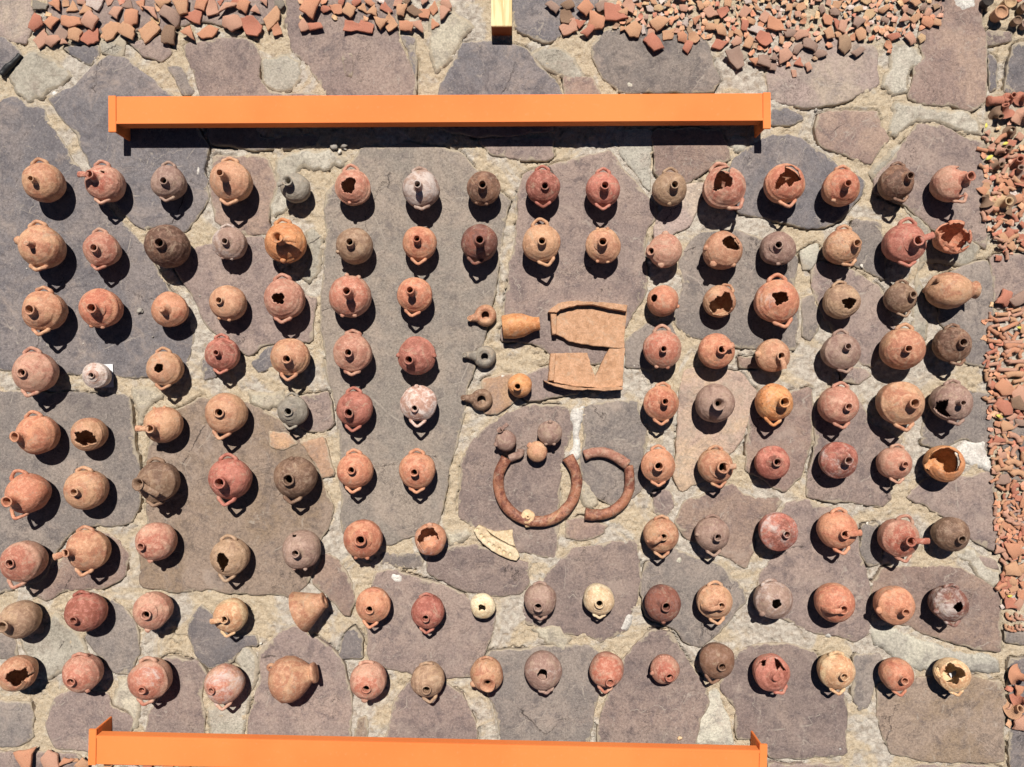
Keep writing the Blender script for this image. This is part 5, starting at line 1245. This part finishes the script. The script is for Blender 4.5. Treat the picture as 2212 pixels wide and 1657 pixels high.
# individuals for the 290 largest, the remaining sherds joined as one
SH.sort(key=lambda e: -e[0])
rest = []
for n_, (size, i, key, px, py, z, sx, sy, sz, rot, tl, zone) in enumerate(SH):
    if n_ < 290:
        o = objcopy(SM[i], 'sherd', key, px, py, z, sx, sy, sz, rot, tl)
        tag(o, SIZEW(size)+' '+CNAME[key]+(' flat' if i % 4 == 0 else ' curved')+' pottery sherd '+zone, 'sherd', 'pottery sherds '+zone+', '+SIZEW(size)+' '+CNAME[key]+(' flat' if i % 4 == 0 else ' curved'))
    else: rest.append((i, key, px, py, z, sx, sy, sz, rot, tl))
if rest:
    keys = sorted({r_[1] for r_ in rest}); vs = []; fs = []; mi_ = []
    for i, key, px, py, z, sx, sy, sz, rot, tl in rest:
        me = SM[i]; p = W(px, py, z+3)
        Mx = Matrix.Translation((p.x, p.y, z)) @ Matrix.Rotation(rot, 4, 'Z') @ Matrix.Rotation(tl[1], 4, 'Y') @ Matrix.Rotation(tl[0], 4, 'X') @ Matrix.Diagonal((sx, sy, sz, 1))
        b0_ = len(vs); vs += [Mx @ v.co for v in me.vertices]
        for p_ in me.polygons: fs.append(tuple(b0_+q for q in p_.vertices)); mi_.append(keys.index(key))
    o = mesh('small_sherds', vs, fs, None, None, smooth=False)
    for k in keys: o.data.materials.append(FCOL[k])
    o.data.polygons.foreach_set('material_index', mi_)
    o['kind'] = 'stuff'; o['label'] = 'scatter of the smallest pottery sherds between the larger ones'; o['category'] = 'sherds'

# ---------------------------------------------------------------- small details
pm, t, b = new_mat('paper', .7); b.inputs['Base Color'].default_value = (.80,.80,.82,1)
def card(px, py, w_, h_, rot, z, label):
    o = mesh('paper_label', [(-w_/2,-h_/2,0),(w_/2,-h_/2,.4),(w_/2,h_/2,1.2),(-w_/2,h_/2,.6),(-w_/2,-h_/2,-.4),(w_/2,-h_/2,0),(w_/2,h_/2,.8),(-w_/2,h_/2,.2)],
             [(0,1,2,3),(7,6,5,4),(0,4,5,1),(1,5,6,2),(2,6,7,3),(3,7,4,0)], pm, None, W(px, py, z), smooth=False)
    o.rotation_euler = (0,0,rot); tag(o, label, 'label'); return o
card(226, 812, 38, 50, .03, 1.6, 'white paper label under the tiny white jug, fourth row')
card(2059, 1456, 15, 11, .5, 14, 'white scrap of paper inside the smashed jug, bottom row')
rm, t, b = new_mat('black_rubber', .55); b.inputs['Base Color'].default_value = (.018,.018,.02,1)
o = tube('rubber_strip', [W(3,162,5), W(16,147,6), W(30,134,6), W(45,118,5)], [6,6.5,6,5], rm, None, 8, rough=.4)
tag(o, 'black rubber strip on the paving at the upper left edge', 'rubber strip')
pebm = ST['light']; wpm = ST['white']
pmn, t, b = new_mat('pebble_grey', .9)
v = posvec(t, True, 'obj'); c = mixc(t, noise_node(t, v, 60, 4), lin((120,112,106)), lin((200,192,180))); t.links.new(c, b.inputs['Base Color']); bump(t, b, noise_node(t, v, 150, 4), .002)
wht, t, b = new_mat('pebble_white', .85); b.inputs['Base Color'].default_value = (*lin((226,218,206)), 1)
PEB = [(303,672,13,'g'),(720,317,16,'g'),(742,316,15,'g'),(733,328,9,'w'),(745,322,6,'w'),(722,553,5,'g'),(664,1218,6,'w'),(648,1218,6,'w'),(752,570,4,'g'),(2055,548,6,'w'),(1861,575,8,'w'),(1873,1131,7,'w'),(563,1390,6,'w'),(648,1425,9,'w'),(1468,1595,10,'b'),(1763,237,7,'g'),(330,728,5,'g'),(432,640,6,'g'),(58,580,3,'w'),(2098,745,5,'w'),(985,303,8,'g'),(1398,552,9,'w'),(1404,567,7,'w'),(180,742,3,'w'),(1510,410,3,'w'),(1085,812,8,'w'),(1370,790,4,'w'),(640,930,4,'w'),(2134,735,6,'w')]
PN = {'g': ('grey', pmn), 'w': ('white', wht), 'b': ('cream', FCOL['buf'])}
def near(px, py):
    best = None
    for rw, lst in ROWS.items():
        for i, e in enumerate(lst):
            if e is None: continue
            X, Y = tp(e[0], e[1], e[2]); dd = math.hypot(X-px, Y-py)
            if best is None or dd < best[0]: best = (dd, rw, i, X, Y)
    dd, rw, i, X, Y = best
    side = ('right of' if px > X else 'left of') if abs(px-X) > abs(py-Y) else ('below' if py > Y else 'above')
    return side+' jug '+ORD[i]+' in the '+ROWN[rw]
used = {}
for i, (x, y, s, k) in enumerate(PEB):
    p = W(x, y, s*.25); f = s*.5
    o = lump('pebble', Vector((0,0,0)), f, f*R.uniform(.65,.95), f*.55, PN[k][1], None, i*3.3, .8)
    o.location = (p.x*U, p.y*U, s*.25*U); o.rotation_euler = (0,0,R.uniform(0,6))
    lab = PN[k][0]+' pebble on the paving '+near(x, y)
    if lab in used: lab = ('smaller ' if s < used[lab] else 'larger ')+lab
    used[lab] = s; tag(o, lab, 'pebble', 'pebbles and lime chips on the paving')
# dry yellow leaves among the fragments
lf, t, b = new_mat('dry_leaf', .7); b.inputs['Base Color'].default_value = (*lin((214,204,96)), 1)
for i, (f_, x, y, s, a, wh) in enumerate(((V1,262,475,60,70,'left of the upper necks'),(V1,465,660,70,20,'between the upper necks'),(V1,300,805,90,30,'beside the pink neck'),(V2,610,910,60,-10,'among the handle pieces'),(V3,405,335,80,-20,'under the large red sherd'),(V4,410,428,60,0,'below the red sherd'))):
    px, py = f_(x, y); n = 7; vs = []; fs = []
    for j in range(n):
        t_ = j/(n-1); ww = math.sin(math.pi*(.08+.9*t_))*.22*s*.2086
        for sg in (-1,0,1): vs.append(((t_-.5)*s*.2086, sg*ww, 2+1.2*abs(sg)+1.5*math.sin(t_*5)))
    for j in range(n-1):
        for k in range(2): fs.append((j*3+k, (j+1)*3+k, (j+1)*3+k+1, j*3+k+1))
    o = mesh('leaf', vs, fs, lf, None, W(px, py, 6)); o.location.z = 6*U; o.rotation_euler = (0,0,math.radians(a))
    md = o.modifiers.new('thickness', 'SOLIDIFY'); md.thickness = .0006
    tag(o, 'dry yellow leaf '+wh+' in the right column', 'leaf', 'dry leaves among the fragments')

# tell apart the pieces that would otherwise read alike, by what they lie beside and their order
from collections import defaultdict
RY = [400, 530, 655, 755, 880, 1010, 1165, 1305, 1455]
RN = ['top','second','third','fourth','fifth','sixth','seventh','eighth','bottom']
bylab = defaultdict(list)
for o in list(bpy.data.objects):
    if o.parent is None and 'label' in o.keys() and o.name.split('.')[0] in ('sherd','handle_fragment','neck_fragment'):
        lab = o['label']; px = CX+o.location.x/U; py = CY-o.location.y/U
        if 'right-hand column' in lab:
            for q in ('high in the ', 'low in the ', 'in the ', 'of the '): lab = lab.replace(q+GR, '@')
            k = min(range(9), key=lambda i: abs(RY[i]-py))
            lab = lab.replace('broken handle piece', 'handle fragment').replace('broken jug neck with open mouth', 'broken jug neck')
            lab = lab.replace('@', 'right of the '+RN[k]+' jug row') if py > 300 else lab.replace('@', 'at the top of the right-hand fragments')
        elif 'dense upper right' in lab:
            b_ = 'left part' if px < 1530 else ('middle' if px < 1760 else 'right part'); lab = lab.replace('in the dense upper right spread', 'in the '+b_+' of the dense spread')
        elif 'upper left spread' in lab:
            b_ = 'left' if px < 240 else ('middle' if px < 430 else 'right end'); lab = lab.replace('in the upper left spread', 'in the upper left spread, '+('left part' if b_ == 'left' else ('middle part' if b_ == 'middle' else 'right part')))
        bylab[lab].append(o)
for lab, lst in bylab.items():
    vert = 'right of the' in lab or 'right-hand' in lab
    lst.sort(key=(lambda o: -o.location.y) if vert else (lambda o: o.location.x))
    for i, o in enumerate(lst):
        nl = lab
        if 2 <= len(lst) <= 12: nl = lab+', '+(ORD[i])+(' from the top' if vert else ' from the left')
        if len(nl.split()) > 16: nl = nl.replace('pottery ', '').replace('the dense spread', 'dense spread').replace('in the upper left', 'in upper left').replace(' part,', ',')
        o['label'] = nl
